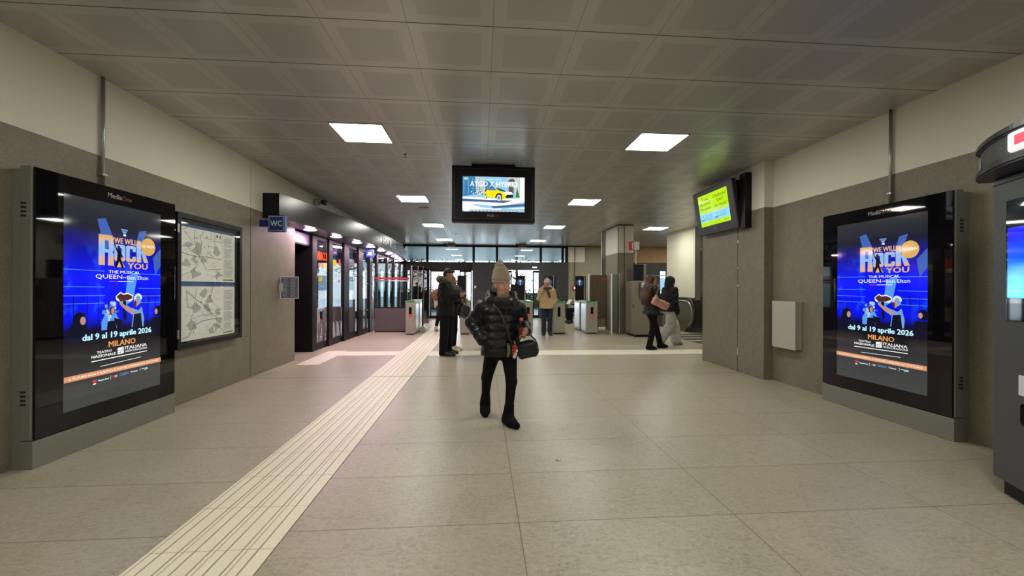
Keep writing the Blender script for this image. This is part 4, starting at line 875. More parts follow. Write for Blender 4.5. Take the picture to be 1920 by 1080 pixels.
# local: x runs along the front away from the far corner, front faces -Y
b = MB(); b.box(0, .95, 0, .78, .09, 2.0, MG, bev=.012); b.build('body', r); b = MB(); b.box(.05, .92, .03, .75, 0, .09, BLACK); b.build('kick_base', r)
b = MB(); b.box(.0, .95, -.002, .004, 1.955, 1.962, BLACK); b.build('panel_seam', r)
hood = []
for k_ in range(15):
    u = k_/14; hood.append((-.07+1.1*u, -.02-.15*math.sin(PI*u)**.8))
pts = hood+[(1.03, .7), (-.07, .7)]
b = MB(); b.prism(pts, 'z', 2.045, 2.175, MG); b.prism([(x*1.0+(x-.48)*.03, y-.018) for x, y in hood]+[(1.06, .72), (-.1, .72)], 'z', 2.17, 2.215, MGD, bev=.01); b.prism([(x+(x-.48)*.03, y-.018) for x, y in hood]+[(1.06, .72), (-.1, .72)], 'z', 2.0, 2.05, MGD, bev=.01); b.build('hood', r)
LS = mat('hood_lit_sign', (.9, .88, .86), .3, emit=(1, .93, .9), es=.75); LSR = mat('hood_sign_red', sr((215, 50, 80)), .35, emit=sr((215, 50, 80)), es=.6)
M_ = Matrix.Translation((.54, -.17, 2.055)) @ Matrix.Rotation(math.radians(2), 4, 'Z')
b = MB(); b.box(-.09, .3, -.02, .03, .0, .112, LS, bev=.018, seg=4, M=M_); b.build('lit_sign', r); b = MB(); b.frect(-.03, .03, .2, .085, LSR, 0); b.build('red_symbol', r, M=M_ @ Matrix.Translation((0, -.0215, 0)))
b = MB(); b.prism([(.0, -.066), (.04, -.085), (.041, -.081), (.001, -.062)], 'z', 2.07, 2.13, SWT); b.build('small_label', r)
KSC = vec_grad('machine_screen_gradient', [(0, sr((0, 225, 255))), (.22, sr((0, 210, 250))), (.55, sr((0, 90, 250))), (.85, sr((0, 10, 245))), (1, sr((0, 0, 240)))], 1.24, 1.67, 1.15)
b = MB(); b.box(.12, .84, -.006, .004, 1.10, 1.84, BLACKGLASS, bev=.003); b.build('screen_glass', r); b = MB(); b.frect(.135, 1.24, .825, 1.67, KSC, 0); b.build('screen', r, loc=(0, -.007, 0))
b = MB(); b.box(.22, .5, -.004, .001, .66, .78, SWT); p_ = b.build('label_plate', r); b = MB(); b.ftext('U', .30, .705, .33, .745, BLACK, 0); b.build('plate_text', p_, loc=(0, -.005, 0))
b = MB(); b.box(.26, .55, -.012, .0, .49, .62, BLACK, bev=.02); b.build('ticket_tray', r)
# ================================================================ ESCALATOR
BAL = mat('escalator_balustrade_steel', sr((108, 102, 86)), .42, .5, var=.05, scale=5); RUB = mat('black_rubber_handrail', (.01, .01, .01), .5)
r = thing('escalator', 'escalator with brown steel sides and black handrails beyond the wall pier', 'escalator', (6.05, 11.25, 0))
def bal_outline(R=.36, H=.97, L=5.6):
    pts = [(L, 0), (.55, 0), (.38, .16)]
    for k_ in range(13):
        a = -PI*.45+(PI*.45+PI/2)*k_/12; pts.append((.40-R*math.cos(a)*1.05, H-R-.08+(R+.08)*math.sin(a)) if False else (.42-.40*math.cos(a), .55+.42*math.sin(a)))
    pts.append((L, .97)); return pts
for x in (0., .92):
    b = MB(); b.prism(bal_outline(), 'x', x, x+.06, BAL); bl_ = b.build('balustrade', r)
    path = [(x+.03, L_, Z_) for L_, Z_ in [(p[0], p[1]) for p in bal_outline()[2:]]]
    c_ = Vector((0, .42, .55)); out = []
    for p in path[1:-1]: d_ = (Vector((0, p[1], p[2]))-c_).normalized(); out.append((p[0], p[1]+d_.y*.03, p[2]+d_.z*.03))
    out.append((x+.03, 5.6, 1.0)); b = MB(); b.tube(out, .035, RUB, 10); b.build('handrail', bl_)
    b = MB(); b.tube([(x-.008, p[1]-(Vector((0, p[1], p[2]))-c_).normalized().y*.05, p[2]-(Vector((0, p[1], p[2]))-c_).normalized().z*.05) for p in path[2:-1]]+[(x-.008, 5.6, .92)], .014, STEEL, 8); b.build('steel_trim', bl_)
b = MB(); b.box(.06, .92, .35, 5.6, .0, .03, mat('escalator_steps', (.08, .08, .08), .5, .5)); b.build('step_band', r)
r = thing('low_railing', 'low steel rail with a dark top behind the walking pair', 'railing', (4.55, 12.6, 0))
b = MB(); b.box(0, 1.2, 0, .05, .08, .45, BAL); b.build('panel', r); b = MB(); b.box(-.02, 1.22, -.02, .07, .45, .49, BLACK); b.build('top_rail', r)
# small notice on the far shop door
b = MB(); b.frect(0, 0, .22, .16, SWT, 0); b.frect(.03, .06, .19, .09, DARK, 1); tag(b.build('door_notice', loc=(7.05, FY-.095, 1.55)), 'small white notice on the dark glazing under the chipboard', 'notice')
# litter
b = MB(); b.tube([(0, 0, 0), (.012, .001, 0)], .004, RED, 8); b.tube([(.012, .001, 0), (.034, .002, 0)], .0038, WHITE, 8); tag(b.build('cigarette_butt', loc=(.56, 3.02, .0042), rz=-.25), 'tiny crumpled cigarette butt lying on the stone floor', 'litter')
# cable ducts etc.: metal mullion beside the pillar
b = MB(); b.box(3.80, 3.94, 12.7, 12.76, 1.7, CZ, STEEL); tag(b.build('steel_mullion'), 'shiny steel upright hanging between ceiling and gates, beside the pillar', 'post')
# wall bench with a dark seat
# ================================================================ OUTSIDE
TRK = mat('tree_bark', sr((70, 62, 54)), .8, var=.2, scale=10); LF = mat('tree_leaves', sr((140, 156, 122)), .6, var=.3, scale=3); HG = mat('hedge_leaves', sr((120, 138, 104)), .7, var=.3, scale=5)  # LF: leaf colour lightened to stand in for daylight bloom
BLD = mat('distant_facade', sr((206, 200, 192)), .7, var=.05, scale=1); BLD2 = mat('distant_window', sr((96, 110, 122)), .3)
def tree(x, y, h, label, seed, leafy=True):
    rr = random.Random(seed); r = thing('street_tree', label, 'tree', (x, y, 0)); b = MB(); b.tube([(0, 0, 0), (.05, 0, h*.4), (0, .05, h*.75)], [.14, .1, .06], TRK, 10)
    tips = []
    for k_ in range(14):
        a = rr.uniform(0, 2*PI); z = h*rr.uniform(.35, .7); L_ = rr.uniform(.8, 1.8); e = (math.cos(a)*L_, math.sin(a)*L_, z+rr.uniform(.3, 1.2)); b.tube([(0.03, 0, z), (e[0]*.5, e[1]*.5, z+.2), e], [.04, .025, .01], TRK, 6); tips.append(e)
    b.build('trunk', r); l = MB()
    for i in range(900 if leafy else 350):
        t = tips[i % len(tips)]; c = Vector(t)*rr.uniform(.6, 1.1)+Vector((rr.gauss(0, .45), rr.gauss(0, .45), rr.gauss(0, .4))); s_ = rr.uniform(.05, .1)
        a = Vector((rr.gauss(0, 1), rr.gauss(0, 1), rr.gauss(0, 1))).normalized()*s_; d_ = a.orthogonal().normalized()*s_*.6
        l.addraw([c-a, c+d_, c+a, c-d_], [(0, 1, 2, 3)], LF)
    l.build('foliage', r)
for x, y, h, l, sd, lf in ((-4.6, 27, 5.5, 'tree outside beyond the left glass door', 1, True), (-1.3, 31, 6, 'tree outside seen between the left door leaves', 2, False), (2.2, 26, 5, 'bare-branched tree outside beyond the right door', 3, False), (5.2, 30, 6, 'leafy tree outside at the right door edge', 4, True), (.6, 33, 6, 'tree outside behind the dark middle panel', 5, True), (10, 29, 5.5, 'tree outside behind the chipboard glazing', 6, True), (-9, 28, 5.5, 'tree outside seen through the bar windows', 8, True)): tree(x, y, h, l, sd, lf)
def hedge(x0, x1, y, h, label, seed):
    rr = random.Random(seed); r = thing('hedge', label, 'hedge', ((x0+x1)/2, y, 0)); L_ = (x1-x0)/2; b = MB()
    for i in range(1500):
        c = Vector((rr.uniform(-L_, L_), rr.uniform(-.4, .4), rr.uniform(.05, h))); s_ = rr.uniform(.05, .09); a = Vector((rr.gauss(0, 1), rr.gauss(0, 1), rr.gauss(0, 1))).normalized()*s_; d_ = a.orthogonal().normalized()*s_*.6
        b.addraw([c-a, c+d_, c+a, c-d_], [(0, 1, 2, 3)], HG)
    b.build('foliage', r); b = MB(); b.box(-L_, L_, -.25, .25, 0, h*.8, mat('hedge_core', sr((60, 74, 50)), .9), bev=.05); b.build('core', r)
hedge(-6.5, -1.9, 25, 1.3, 'clipped green hedge outside beyond the left door', 11); hedge(2.6, 7, 27, 1.2, 'green hedge outside beyond the right door', 12)
def building(x0, x1, y, h, label, seed):
    r = thing('street_building', label, 'building', ((x0+x1)/2, y, 0)); w = x1-x0; b = MB(); b.box(-w/2, w/2, 0, 8, 0, h, BLD); f = b.build('facade', r)
    for i in range(int(w//2.6)):
        for j in range(int(h//3)): b = MB(); b.box(-w/2+1+2.6*i, -w/2+2.1+2.6*i, -.05, .02, 1+3*j, 2.5+3*j, BLD2); b.build('window', f)
building(-26, -7, 44, 9, 'pale building across the street seen through the left doors', 1); building(9, 26, 46, 9, 'pale building across the street on the far right', 2)
# bike-rack like railing outside
r = thing('street_railing', 'blue-grey metal railing outside the right door', 'railing', (1.9, 22, 0))
RLM = mat('blue_grey_railing', sr((90, 105, 130)), .5, .3)
b = MB(); b.tube([(-1.5, 0, 1.0), (1.8, 0, 1.0)], .025, RLM, 8); b.tube([(-1.5, 0, .15), (1.8, 0, .15)], .02, RLM, 8)
for k_ in range(12): b.tube([(-1.5+.3*k_, 0, 0), (-1.5+.3*k_, 0, 1.0)], .012 if k_ % 4 else .025, RLM, 6)
b.build('rails', r)
# ================================================================ PEOPLE: bodies and clothes as smooth implicit surfaces, meshed
def V(*a): return np.array(a, dtype=np.float32)
def rotz(a): c, s_ = math.cos(a), math.sin(a); return np.array([[c, -s_, 0], [s_, c, 0], [0, 0, 1]], dtype=np.float32)
def rotx(a): c, s_ = math.cos(a), math.sin(a); return np.array([[1, 0, 0], [0, c, -s_], [0, s_, c]], dtype=np.float32)
def roty(a): c, s_ = math.cos(a), math.sin(a); return np.array([[c, 0, s_], [0, 1, 0], [-s_, 0, c]], dtype=np.float32)
class SDF:
    def __init__(s): s.ops = []
    def cone(s, a, b, ra, rb, k=.02, puff=None, sub=False):
        a, b = V(*a), V(*b); ba = b-a; L2 = float(ba@ba) or 1e-9; L = L2**.5
        def f(P):
            pa = P-a; t = np.clip((pa@ba)/L2, 0, 1); r = ra+(rb-ra)*t
            if puff: r = r+puff[0]*(np.abs(np.sin(PI*t*L/puff[1]+.3))-.6)
            return np.sqrt(((pa-t[:, None]*ba)**2).sum(1))-r
        s.ops.append((f, k, sub)); return s
    def path(s, pts, rs, k=.015):
        for (a, b), (ra, rb) in zip(zip(pts, pts[1:]), zip(rs, rs[1:])): s.cone(a, b, ra, rb, k)
        return s
    def ell(s, c, r, R=None, k=.02, sub=False):
        c, r = V(*c), V(*r); m = float(min(r))
        def f(P):
            q = P-c
            if R is not None: q = q@R
            k0 = np.sqrt(((q/r)**2).sum(1)); k1 = np.sqrt(((q/(r*r))**2).sum(1))+1e-9
            return k0*(k0-1)/k1
        s.ops.append((f, k, sub)); return s
    def loft(s, keys, k=.02, yaw=0., puff=None, n=2., sub=False):
        """keys (z, cx, cy, rx, ry) from bottom to top: a smooth column of ovals"""
        K = np.array(keys, dtype=np.float32); c, s_ = math.cos(yaw), math.sin(yaw)
        def f(P):
            z = P[:, 2]; cx, cy, rx, ry = (np.interp(z, K[:, 0], K[:, i]) for i in (1, 2, 3, 4))
            x, y = P[:, 0]-cx, P[:, 1]-cy; u, v = x*c+y*s_, -x*s_+y*c
            q = (np.abs(u/rx)**n+np.abs(v/ry)**n)**(1/n)
            d = (q-1)*np.minimum(rx, ry)
            if puff: d = d-puff[0]*(np.abs(np.sin(PI*(z-K[0, 0])/puff[1]))-.6)
            return np.maximum(d, np.maximum(K[0, 0]-z, z-K[-1, 0])).astype(np.float32)
        s.ops.append((f, k, sub)); return s
    def box(s, c, h, R=None, r=.01, k=.01, sub=False):
        c, h = V(*c), V(*h)
        def f(P):
            q = P-c
            if R is not None: q = q@R
            q = np.abs(q)-h+r; return np.sqrt((np.maximum(q, 0)**2).sum(1))+np.minimum(q.max(1), 0)-r
        s.ops.append((f, k, sub)); return s
    def noise(s, amp, freq):
        s.nz = (amp, freq); return s
    def ev(s, P):
        d = None
        for f, k, sub in s.ops:
            e = f(P)
            if d is None: d = e; continue
            if sub:
                h = np.maximum(k-np.abs(d+e), 0)/k; d = np.maximum(d, -e)+h*h*k*.25
            else:
                h = np.maximum(k-np.abs(d-e), 0)/k; d = np.minimum(d, e)-h*h*k*.25
        nz = getattr(s, 'nz', None)
        if nz:
            a, q = nz; x, y, z = P[:, 0]*q, P[:, 1]*q, P[:, 2]*q
            d = d+a*(np.sin(x+1.7*np.sin(z*1.3))*np.cos(y*1.1+z*.7)+.5*np.sin(2.3*z+1.9*x)*np.cos(2.1*y-x))
        return d.astype(np.float32)
    def mesh(s, vox, lo, hi):
        lo = np.array(lo, np.float32); n = np.ceil((np.array(hi)-lo)/vox/4).astype(int)*4+1
        C = (n-1)//4+1
        cg = np.stack(np.meshgrid(*[np.arange(c)*4 for c in C], indexing='ij'), -1).reshape(-1, 3)
        dc = s.ev(lo+cg.astype(np.float32)*vox).reshape(C)
        big = np.repeat(np.repeat(np.repeat(dc, 4, 0), 4, 1), 4, 2)[2:2+n[0], 2:2+n[1], 2:2+n[2]]
        pad = [(0, max(0, n[i]-big.shape[i])) for i in range(3)]; big = np.pad(big, pad, mode='edge')[:n[0], :n[1], :n[2]].copy()
        act = np.abs(big) < vox*8.5; big[~act] = np.sign(big[~act])*vox*9+1e-6
        idx = np.argwhere(act); D = big
        D[act] = s.ev(lo+idx.astype(np.float32)*vox)
        D[0] = D[-1] = vox; D[:, 0] = D[:, -1] = vox; D[:, :, 0] = D[:, :, -1] = vox
        ins = D < 0
        c = np.zeros(tuple(n-1), np.int8)
        for i in (0, 1):
            for j in (0, 1):
                for k in (0, 1): c += ins[i:n[0]-1+i, j:n[1]-1+j, k:n[2]-1+k]
        cells = np.argwhere((c > 0) & (c < 8)); vid = -np.ones(tuple(n-1), np.int32); vid[tuple(cells.T)] = np.arange(len(cells))
        acc = np.zeros((len(cells), 3), np.float32); cnt = np.zeros(len(cells), np.float32)
        corners = [(i, j, k) for i in (0, 1) for j in (0, 1) for k in (0, 1)]
        val = {q: D[tuple((cells+np.array(q)).T)] for q in corners}
        for q in corners:
            for ax in range(3):
                if q[ax]: continue
                p = list(q); p[ax] = 1; p = tuple(p); a, b = val[q], val[p]; m = (a < 0) != (b < 0)
                t = np.where(m, a/np.where(m, a-b, 1), 0); pt = np.array(q, np.float32)[None, :].repeat(len(cells), 0); pt[:, ax] += t
                acc += pt*m[:, None]; cnt += m
        verts = lo+(cells+acc/cnt[:, None])*vox; faces = []
        for ax in range(3):
            sl0 = [slice(None)]*3; sl1 = [slice(None)]*3; sl0[ax] = slice(0, -1); sl1[ax] = slice(1, None)
            a, b = ins[tuple(sl0)], ins[tuple(sl1)]; e = np.argwhere(a != b); o1, o2 = [(1, 2), (2, 0), (0, 1)][ax]
            e = e[(e[:, o1] > 0) & (e[:, o2] > 0)]; e = e[(e[:, o1] < n[o1]-1) & (e[:, o2] < n[o2]-1)]
            fl = a[tuple(e.T)]; u = np.zeros(3, int); v = np.zeros(3, int); u[o1] = 1; v[o2] = 1
            q = np.stack([vid[tuple((e-u-v).T)], vid[tuple((e-v).T)], vid[tuple(e.T)], vid[tuple((e-u).T)]], 1)
            q[~fl] = q[~fl][:, ::-1]; faces.append(q)
        F = np.concatenate(faces); F = F[(F >= 0).all(1)]
        return verts, F
    def build(s, name, parent, mats, vox, lo, hi, matfn=None):
        v, F = s.mesh(vox, lo, hi); me = bpy.data.meshes.new(name)
        me.vertices.add(len(v)); me.vertices.foreach_set('co', v.astype(np.float32).ravel())
        me.loops.add(F.size); me.loops.foreach_set('vertex_index', F.astype(np.int32).ravel())
        me.polygons.add(len(F)); me.polygons.foreach_set('loop_start', np.arange(0, F.size, 4, dtype=np.int32)); me.polygons.foreach_set('use_smooth', np.ones(len(F), bool))
        mats = mats if isinstance(mats, (list, tuple)) else [mats]
        for m in mats: me.materials.append(m)
        if matfn is not None: me.polygons.foreach_set('material_index', matfn(v[F].mean(1)).astype(np.int32))
        me.update(calc_edges=True); me.validate(); return link(name, me, parent)
def lerp(a, b, t): return tuple(np.array(a)*(1-t)+np.array(b)*t)
def unit(v): v = np.array(v, np.float32); return v/(np.linalg.norm(v)+1e-9)
def hand(s, wrist, d, n, side, curl=.5, size=1., spread=.1):
    """palm and five fingers; d = wrist to knuckles, n = palm normal (the way the fingers bend), side = +1/-1 thumb side along d x n"""
    w = np.array(wrist, np.float32); d = unit(d); n = unit(n-np.array(d)*float(np.dot(n, d))); t = unit(np.cross(d, n))*side
    R = np.stack([t, n, d], 1); z = size
    s.ell(w+d*.045*z, (.041*z, .017*z, .052*z), R, k=.015); s.cone(w-d*.02*z, w+d*.03*z, .023*z, .026*z, .02)
    for i, (off, L) in enumerate(((.031, .070), (.011, .080), (-.010, .074), (-.030, .058))):
        a0 = curl*(.55+.1*i); p = w+d*.082*z+t*off*z; dd = d+t*off*spread*6; dd = unit(dd); r0 = .0090*z; ang = a0*.9
        for seg, fr_ in enumerate((.42, .32, .26)):
            ang_dir = unit(dd*math.cos(ang)+n*math.sin(ang)); q = p+ang_dir*L*fr_*z; s.cone(p, q, r0, r0*.93, .006); p = q; r0 *= .92; ang += a0*1.25
    p = w+d*.02*z+t*.032*z+n*.006*z; dd = unit(t*.75+d*.7+n*.25); q = p+dd*.036*z; s.cone(p, q, .0125*z, .0108*z, .012); dd = unit(dd*.55+d*.6+n*(.25+curl*.6)-t*curl*.35); q2 = q+dd*.028*z; s.cone(q, q2, .0105*z, .009*z, .006); q3 = q2+unit(dd+n*curl*.4)*.022*z; s.cone(q2, q3, .009*z, .0078*z, .006)
def head(s, c, R, z=1., male=False):
    """c = centre of the skull; local -Y is the face; R turns and tilts"""
    T = lambda x, y, w_: np.array(c)+R@np.array((x, y, w_))*z
    E = lambda p, r, k=.02, sub=False, Q=None: s.ell(T(*p), [q*z for q in r], R if Q is None else R@Q, k, sub)
    E((0, .018, .03), (.074, .092, .080)); E((0, -.022, -.02), (.060, .062, .075), .03); E((0, -.045, -.085), (.034 if not male else .038, .032, .026), .04); E((0, -.025, -.075), (.052 if male else .047, .045, .03), .035)
    for sx in (-1, 1):
        E((sx*.036, -.058, -.022), (.022, .018, .018), .025)                    # cheek
        E((sx*.029, -.090, .012), (.018, .014, .0115), .012, True)             # socket
        E((sx*.029, -.0785, .0145), (.0135, .010, .0062), .004); E((sx*.029, -.0775, .0045), (.012, .009, .0052), .004)                  # lids
        E((sx*.074, .008, -.005), (.008, .018, .030), .008, False, rotx(-.15))   # ear
        E((sx*.030, -.082, .032), (.020, .008, .006), .012)                     # brow
        E((sx*.011, -.098, -.030), (.008, .009, .008), .008)                    # nostril wing
    s.cone(T(0, -.078, .015), T(0, -.102, -.024), .0085*z, .0105*z, .012)
    E((0, -.087, -.056), (.023, .010, .0065), .006); E((0, -.084, -.067), (.019, .010, .007), .006); E((0, -.097, -.0615), (.024, .006, .0014), .004, True)
def stand(H):
    """joints of a standing figure of height H facing -Y"""
    j = dict(H=H, hc=(0, -.01, .925*H), neck=(0, .012, .845*H), chest=(0, .01, .74*H), waist=(0, 0, .62*H), pelvis=(0, 0, .53*H))
    for s_, x in (('L', 1), ('R', -1)):
        j['sh'+s_] = (x*.108*H, .012, .805*H); j['el'+s_] = (x*.13*H, .03, .625*H); j['wr'+s_] = (x*.135*H, -.02, .475*H)
        j['hp'+s_] = (x*.052*H, 0, .515*H); j['kn'+s_] = (x*.052*H, -.012, .28*H); j['an'+s_] = (x*.052*H, .01, .05*H); j['to'+s_] = (x*.058*H, -.105*H, .022*H)
    return j
SKIN = {}
def skin(name, c):
    if name not in SKIN: SKIN[name] = mat('skin_'+name, sr(c), .5, var=.06, scale=40)
    return SKIN[name]
LIPS = mat('lips', sr((160, 98, 86)), .5); EYEW = mat('eye_white', sr((168, 156, 148)), .3); IRIS = mat('dark_iris', (.02, .012, .008), .15)
def bounds(j, m=.3):
    A = np.array([v for k, v in j.items() if k != 'H'], np.float32); return A.min(0)-m, A.max(0)+m
def body(r, j, sk, R, hz, vox, hands, male=False, nude=.86):
    s = SDF(); H = j['H']
    head(s, j['hc'], R, hz, male)
    s.cone(j['neck'], lerp(j['neck'], j['hc'], .7), .048*hz*(1.15 if male else 1), .047*hz*(1.15 if male else 1), .03)
    s.path([j['pelvis'], j['waist'], j['chest'], j['neck']], [.085, .078, .088, .04], .05)
    for q in 'LR':
        s.cone(j['chest'], j['sh'+q], .06, .045, .04); s.path([j['sh'+q], j['el'+q], j['wr'+q]], [.042, .034, .023], .015)
        s.cone(j['pelvis'], j['hp'+q], .08, .075, .04); s.path([j['hp'+q], j['kn'+q], j['an'+q]], [.07, .046, .032], .02); s.cone(j['an'+q], j['to'+q], .032, .024, .02)
        if q in hands: hand(s, j['wr'+q], *hands[q])
    lo, hi = bounds(j)
    lo[2] = max(lo[2], .0)
    Rf = R; hc = np.array(j['hc'])
    def mf(c):
        l = (c-hc)@Rf/hz; m = (l[:, 0]**2/.02**2+(l[:, 2]+.062)**2/.0105**2 < 1) & (l[:, 1] < -.078); return m.astype(int)
    o = s.build('body', r, [sk, LIPS], vox, lo, hi, mf)
    T = lambda x, y, w_: tuple(np.array(j['hc'])+R@np.array((x, y, w_))*hz)
    for sx in (-1, 1):
        b = MB(); b.sphere(T(sx*.029, -.0765, .0095), .0100*hz, EYEW, sub=2); b.sphere(T(sx*.029, -.0822, .0095), .0056*hz, IRIS, sub=2); b.build('eye', o)
    return o
def boots(r, j, m, vox, q, h=.16, w_=.047, name='boot', sole=None, st=.62):
    s = SDF(); a, t = np.array(j['an'+q]), np.array(j['to'+q]); d = unit(t-a); k = np.array(j['kn'+q]); up = unit(k-a)
    hl = a+np.array((0, 0, -.02)); heel = a-np.array((d[0], d[1], 0))*.03; heel[2] = a[2]-.035
    L = t-heel; fw = unit(L); toe = t+fw*.012
    s.cone(heel, lerp(heel, toe, .55), w_*.86, w_*.92, .03); s.cone(lerp(heel, toe, .55), toe, w_*.95, w_*.78, .03); s.cone(a+up*h*.55, heel, w_*.98, w_*.9, .04); s.cone(a+up*h*.2, a+up*h, w_*1.0, w_*1.04, .02); s.cone(a, lerp(heel, toe, .55), w_*.8, w_*.7, .05)
    R = np.stack([unit(np.cross(fw, (0, 0, 1))), fw, unit(np.cross(unit(np.cross(fw, (0, 0, 1))), fw))], 1)
    mid = lerp(heel, toe, .5); c = np.array(mid)-R[:, 2]*(w_*.72); ln = np.linalg.norm(toe-heel)/2+w_*.92
    s.box(np.array(mid)-R[:, 2]*(w_*1.45), (.2, .3, w_*.55), R, .002, .004, sub=True)
    sl = lambda c_: (((c_-np.array(mid))@R)[:, 2] < -w_*st).astype(int) if sole is not None else np.zeros(len(c_))
    P = np.array([a, t, a+up*h]); lo, hi = P.min(0)-.14, P.max(0)+.1
    return s.build(name, r, [m, sole or m], vox, lo, hi, sl)
def trousers(r, j, m, vox, rs=(.088, .062, .05), top=None, flare=None, name='trousers', nz=None, up=.04):
    s = SDF(); pl, w_ = np.array(j['pelvis']), np.array(j['waist'])
    s.cone(pl, lerp(pl, w_, .9), .115, .10, .05)
    for q in 'LR':
        h_, k_, a_ = (np.array(j[n+q]) for n in ('hp', 'kn', 'an')); e = a_+unit(k_-a_)*up
        s.cone(pl, h_, .10, rs[0]*1.08, .05); s.cone(h_, k_, rs[0], rs[1], .02); s.cone(k_, e, rs[1], rs[2], .02)
    if nz: s.noise(*nz)
    P = np.array([j[n+q] for n in ('hp', 'kn', 'an') for q in 'LR']+[j['waist'], j['pelvis']]); return s.build(name, r, m, vox, P.min(0)-.2, P.max(0)+.2)
BLKF = mat('black_trouser_fabric', (.004, .004, .005), .8, var=.3, scale=60, bump=.3, spec=.2); BOOT = mat('black_suede_boot', (.005, .0045, .0045), .8, var=.3, scale=80, bump=.3, spec=.15); SOLE = mat('dark_rubber_sole', (.012, .012, .012), .6)
# ---------------------------------------------------------------- the walking person in the puffer jacket (world coordinates about the root)
ROOT = (0.17, 3.95, 0)
def L(x, y, z): return (x-ROOT[0], y-ROOT[1], z)
main = thing('person', 'walking person in a black puffer jacket and beige bobble hat holding a bottle', 'person', ROOT)
j = dict(H=1.45, hc=L(.195, 3.95, 1.312), neck=L(.20, 3.99, 1.19), chest=L(.185, 4.0, 1.03), waist=L(.19, 3.98, .84), pelvis=L(.19, 3.97, .715),
         shR=L(.03, 4.02, 1.10), elR=L(-.085, 4.05, .95), wrR=L(.0, 3.91, .82), shL=L(.345, 3.98, 1.09), elL=L(.405, 4.0, .92), wrL=L(.418, 3.825, .885),
         hpR=L(.115, 3.98, .68), knR=L(.055, 4.02, .41), anR=L(.04, 4.19, .11), toR=L(.04, 4.10, .03), hpL=L(.265, 3.96, .68), knL=L(.285, 3.86, .405), anL=L(.255, 3.84, .075), toL=L(.315, 3.735, .028))
RH = rotz(math.radians(33))@rotx(math.radians(3)); SK1 = skin('ruddy', (196, 142, 118))
hb = np.array((.35, .0, 0)); 
body(main, j, SK1, RH, .97, .0052, {'L': (np.array((-.18, -1., -.02)), np.array((-1., .0, 0)), 1, 1.2, .95, .05), 'R': (np.array((.5, -.3, -.6)), np.array((.5, .5, 0)), 1, .5, .9, .1)})
PUF = mat('black_puffer_nylon', (.0055, .0055, .008), .42, var=.3, scale=30, bump=.25, spec=.36, bdist=.004)
s = SDF()
s.loft([(.640, .02, .0, .195, .145), (.72, .02, .0, .190, .145), (.84, .018, .02, .180, .135), (.98, .012, .04, .182, .135), (1.08, .012, .045, .172, .125), (1.14, .018, .045, .12, .10), (1.20, .022, .035, .085, .085)], .03, yaw=math.radians(8), puff=(.0062, .078), n=2.3)
for q in 'LR':
    a, e_, w_ = (np.array(j[n+q]) for n in ('sh', 'el', 'wr'))
    s.cone(a+np.array((0, 0, -.01)), e_, .082, .074, .03, puff=(.0045, .07)); s.cone(e_, w_+unit(w_-e_)*(-.012 if q == 'L' else .03), .073, .050 if q == 'L' else .062, .02, puff=(.0045, .07)); s.cone((.02, .04, 1.10), a, .09, .075, .06)
s.path([L(.10, 3.95, 1.165), L(.17, 3.915, 1.155), L(.26, 3.92, 1.155), L(.31, 3.97, 1.17)], [.040, .036, .036, .040], .03)   # collar and hood roll
s.path([L(.31, 3.97, 1.17), L(.305, 4.05, 1.205), L(.20, 4.095, 1.225), L(.10, 4.05, 1.215), L(.095, 3.96, 1.17)], [.04, .052, .056, .052, .040], .03)
s.noise(.0022, 42)
lo, hi = bounds(j, .2); s.ell(L(.255, 3.835, .70), (.024, .05, .085), None, .01, sub=True)
jk = s.build('puffer_jacket', main, PUF, .0058, lo, hi)
b = MB(); b.tube([L(.228, 3.80, 1.10), L(.232, 3.812, .9), L(.238, 3.825, .68)], .004, BLACK, 6); b.build('zip', jk)
s = SDF(); s.ell(L(.25, 3.852, .70), (.03, .03, .07)); s.build('shirt_hem', main, mat('olive_shirt', sr((120, 116, 88)), .8), .006, np.array(L(.2, 3.8, .6)), np.array(L(.32, 3.9, .8)))
trousers(main, j, BLKF, .0065, (.082, .052, .038), up=.05)
for q in 'LR': boots(main, j, BOOT, .0055, q, .105, .045, sole=SOLE)
# scarf under the chin
SCF = mat('dark_knit_snood', (.012, .012, .015), .85, var=.4, scale=60, bump=.5); CHN = mat('khaki_knit_collar', sr((128, 118, 92)), .85, var=.15, scale=70, bump=.4)
s = SDF(); c0 = np.array(L(.205, 3.965, 1.165))
for k_ in range(12):
    a, b2 = 2*PI*k_/12, 2*PI*(k_+1)/12; rr_ = lambda t: c0+np.array((math.cos(t)*.083, math.sin(t)*.083, .02*math.sin(t)+.008*math.sin(3*t))); s.cone(rr_(a), rr_(b2), .036, .036, .02)
    s.cone(rr_(a)+np.array((0, 0, -.045)), rr_(b2)+np.array((0, 0, -.045)), .036, .036, .02)
s.noise(.003, 50); s.build('snood', main, SCF, .006, c0-.2, c0+.2)
s = SDF(); h0 = np.array(j['hc']); T = lambda x, y, z: h0+RH@np.array((x, y, z))*.97
s.ell(T(0, -.045, -.092), (.052, .05, .034), RH, .03); s.ell(T(0, -.012, -.115), (.06, .06, .04), RH, .03); s.noise(.0015, 80); s.build('chin_cover', main, CHN, .005, h0-.2, h0+.1)
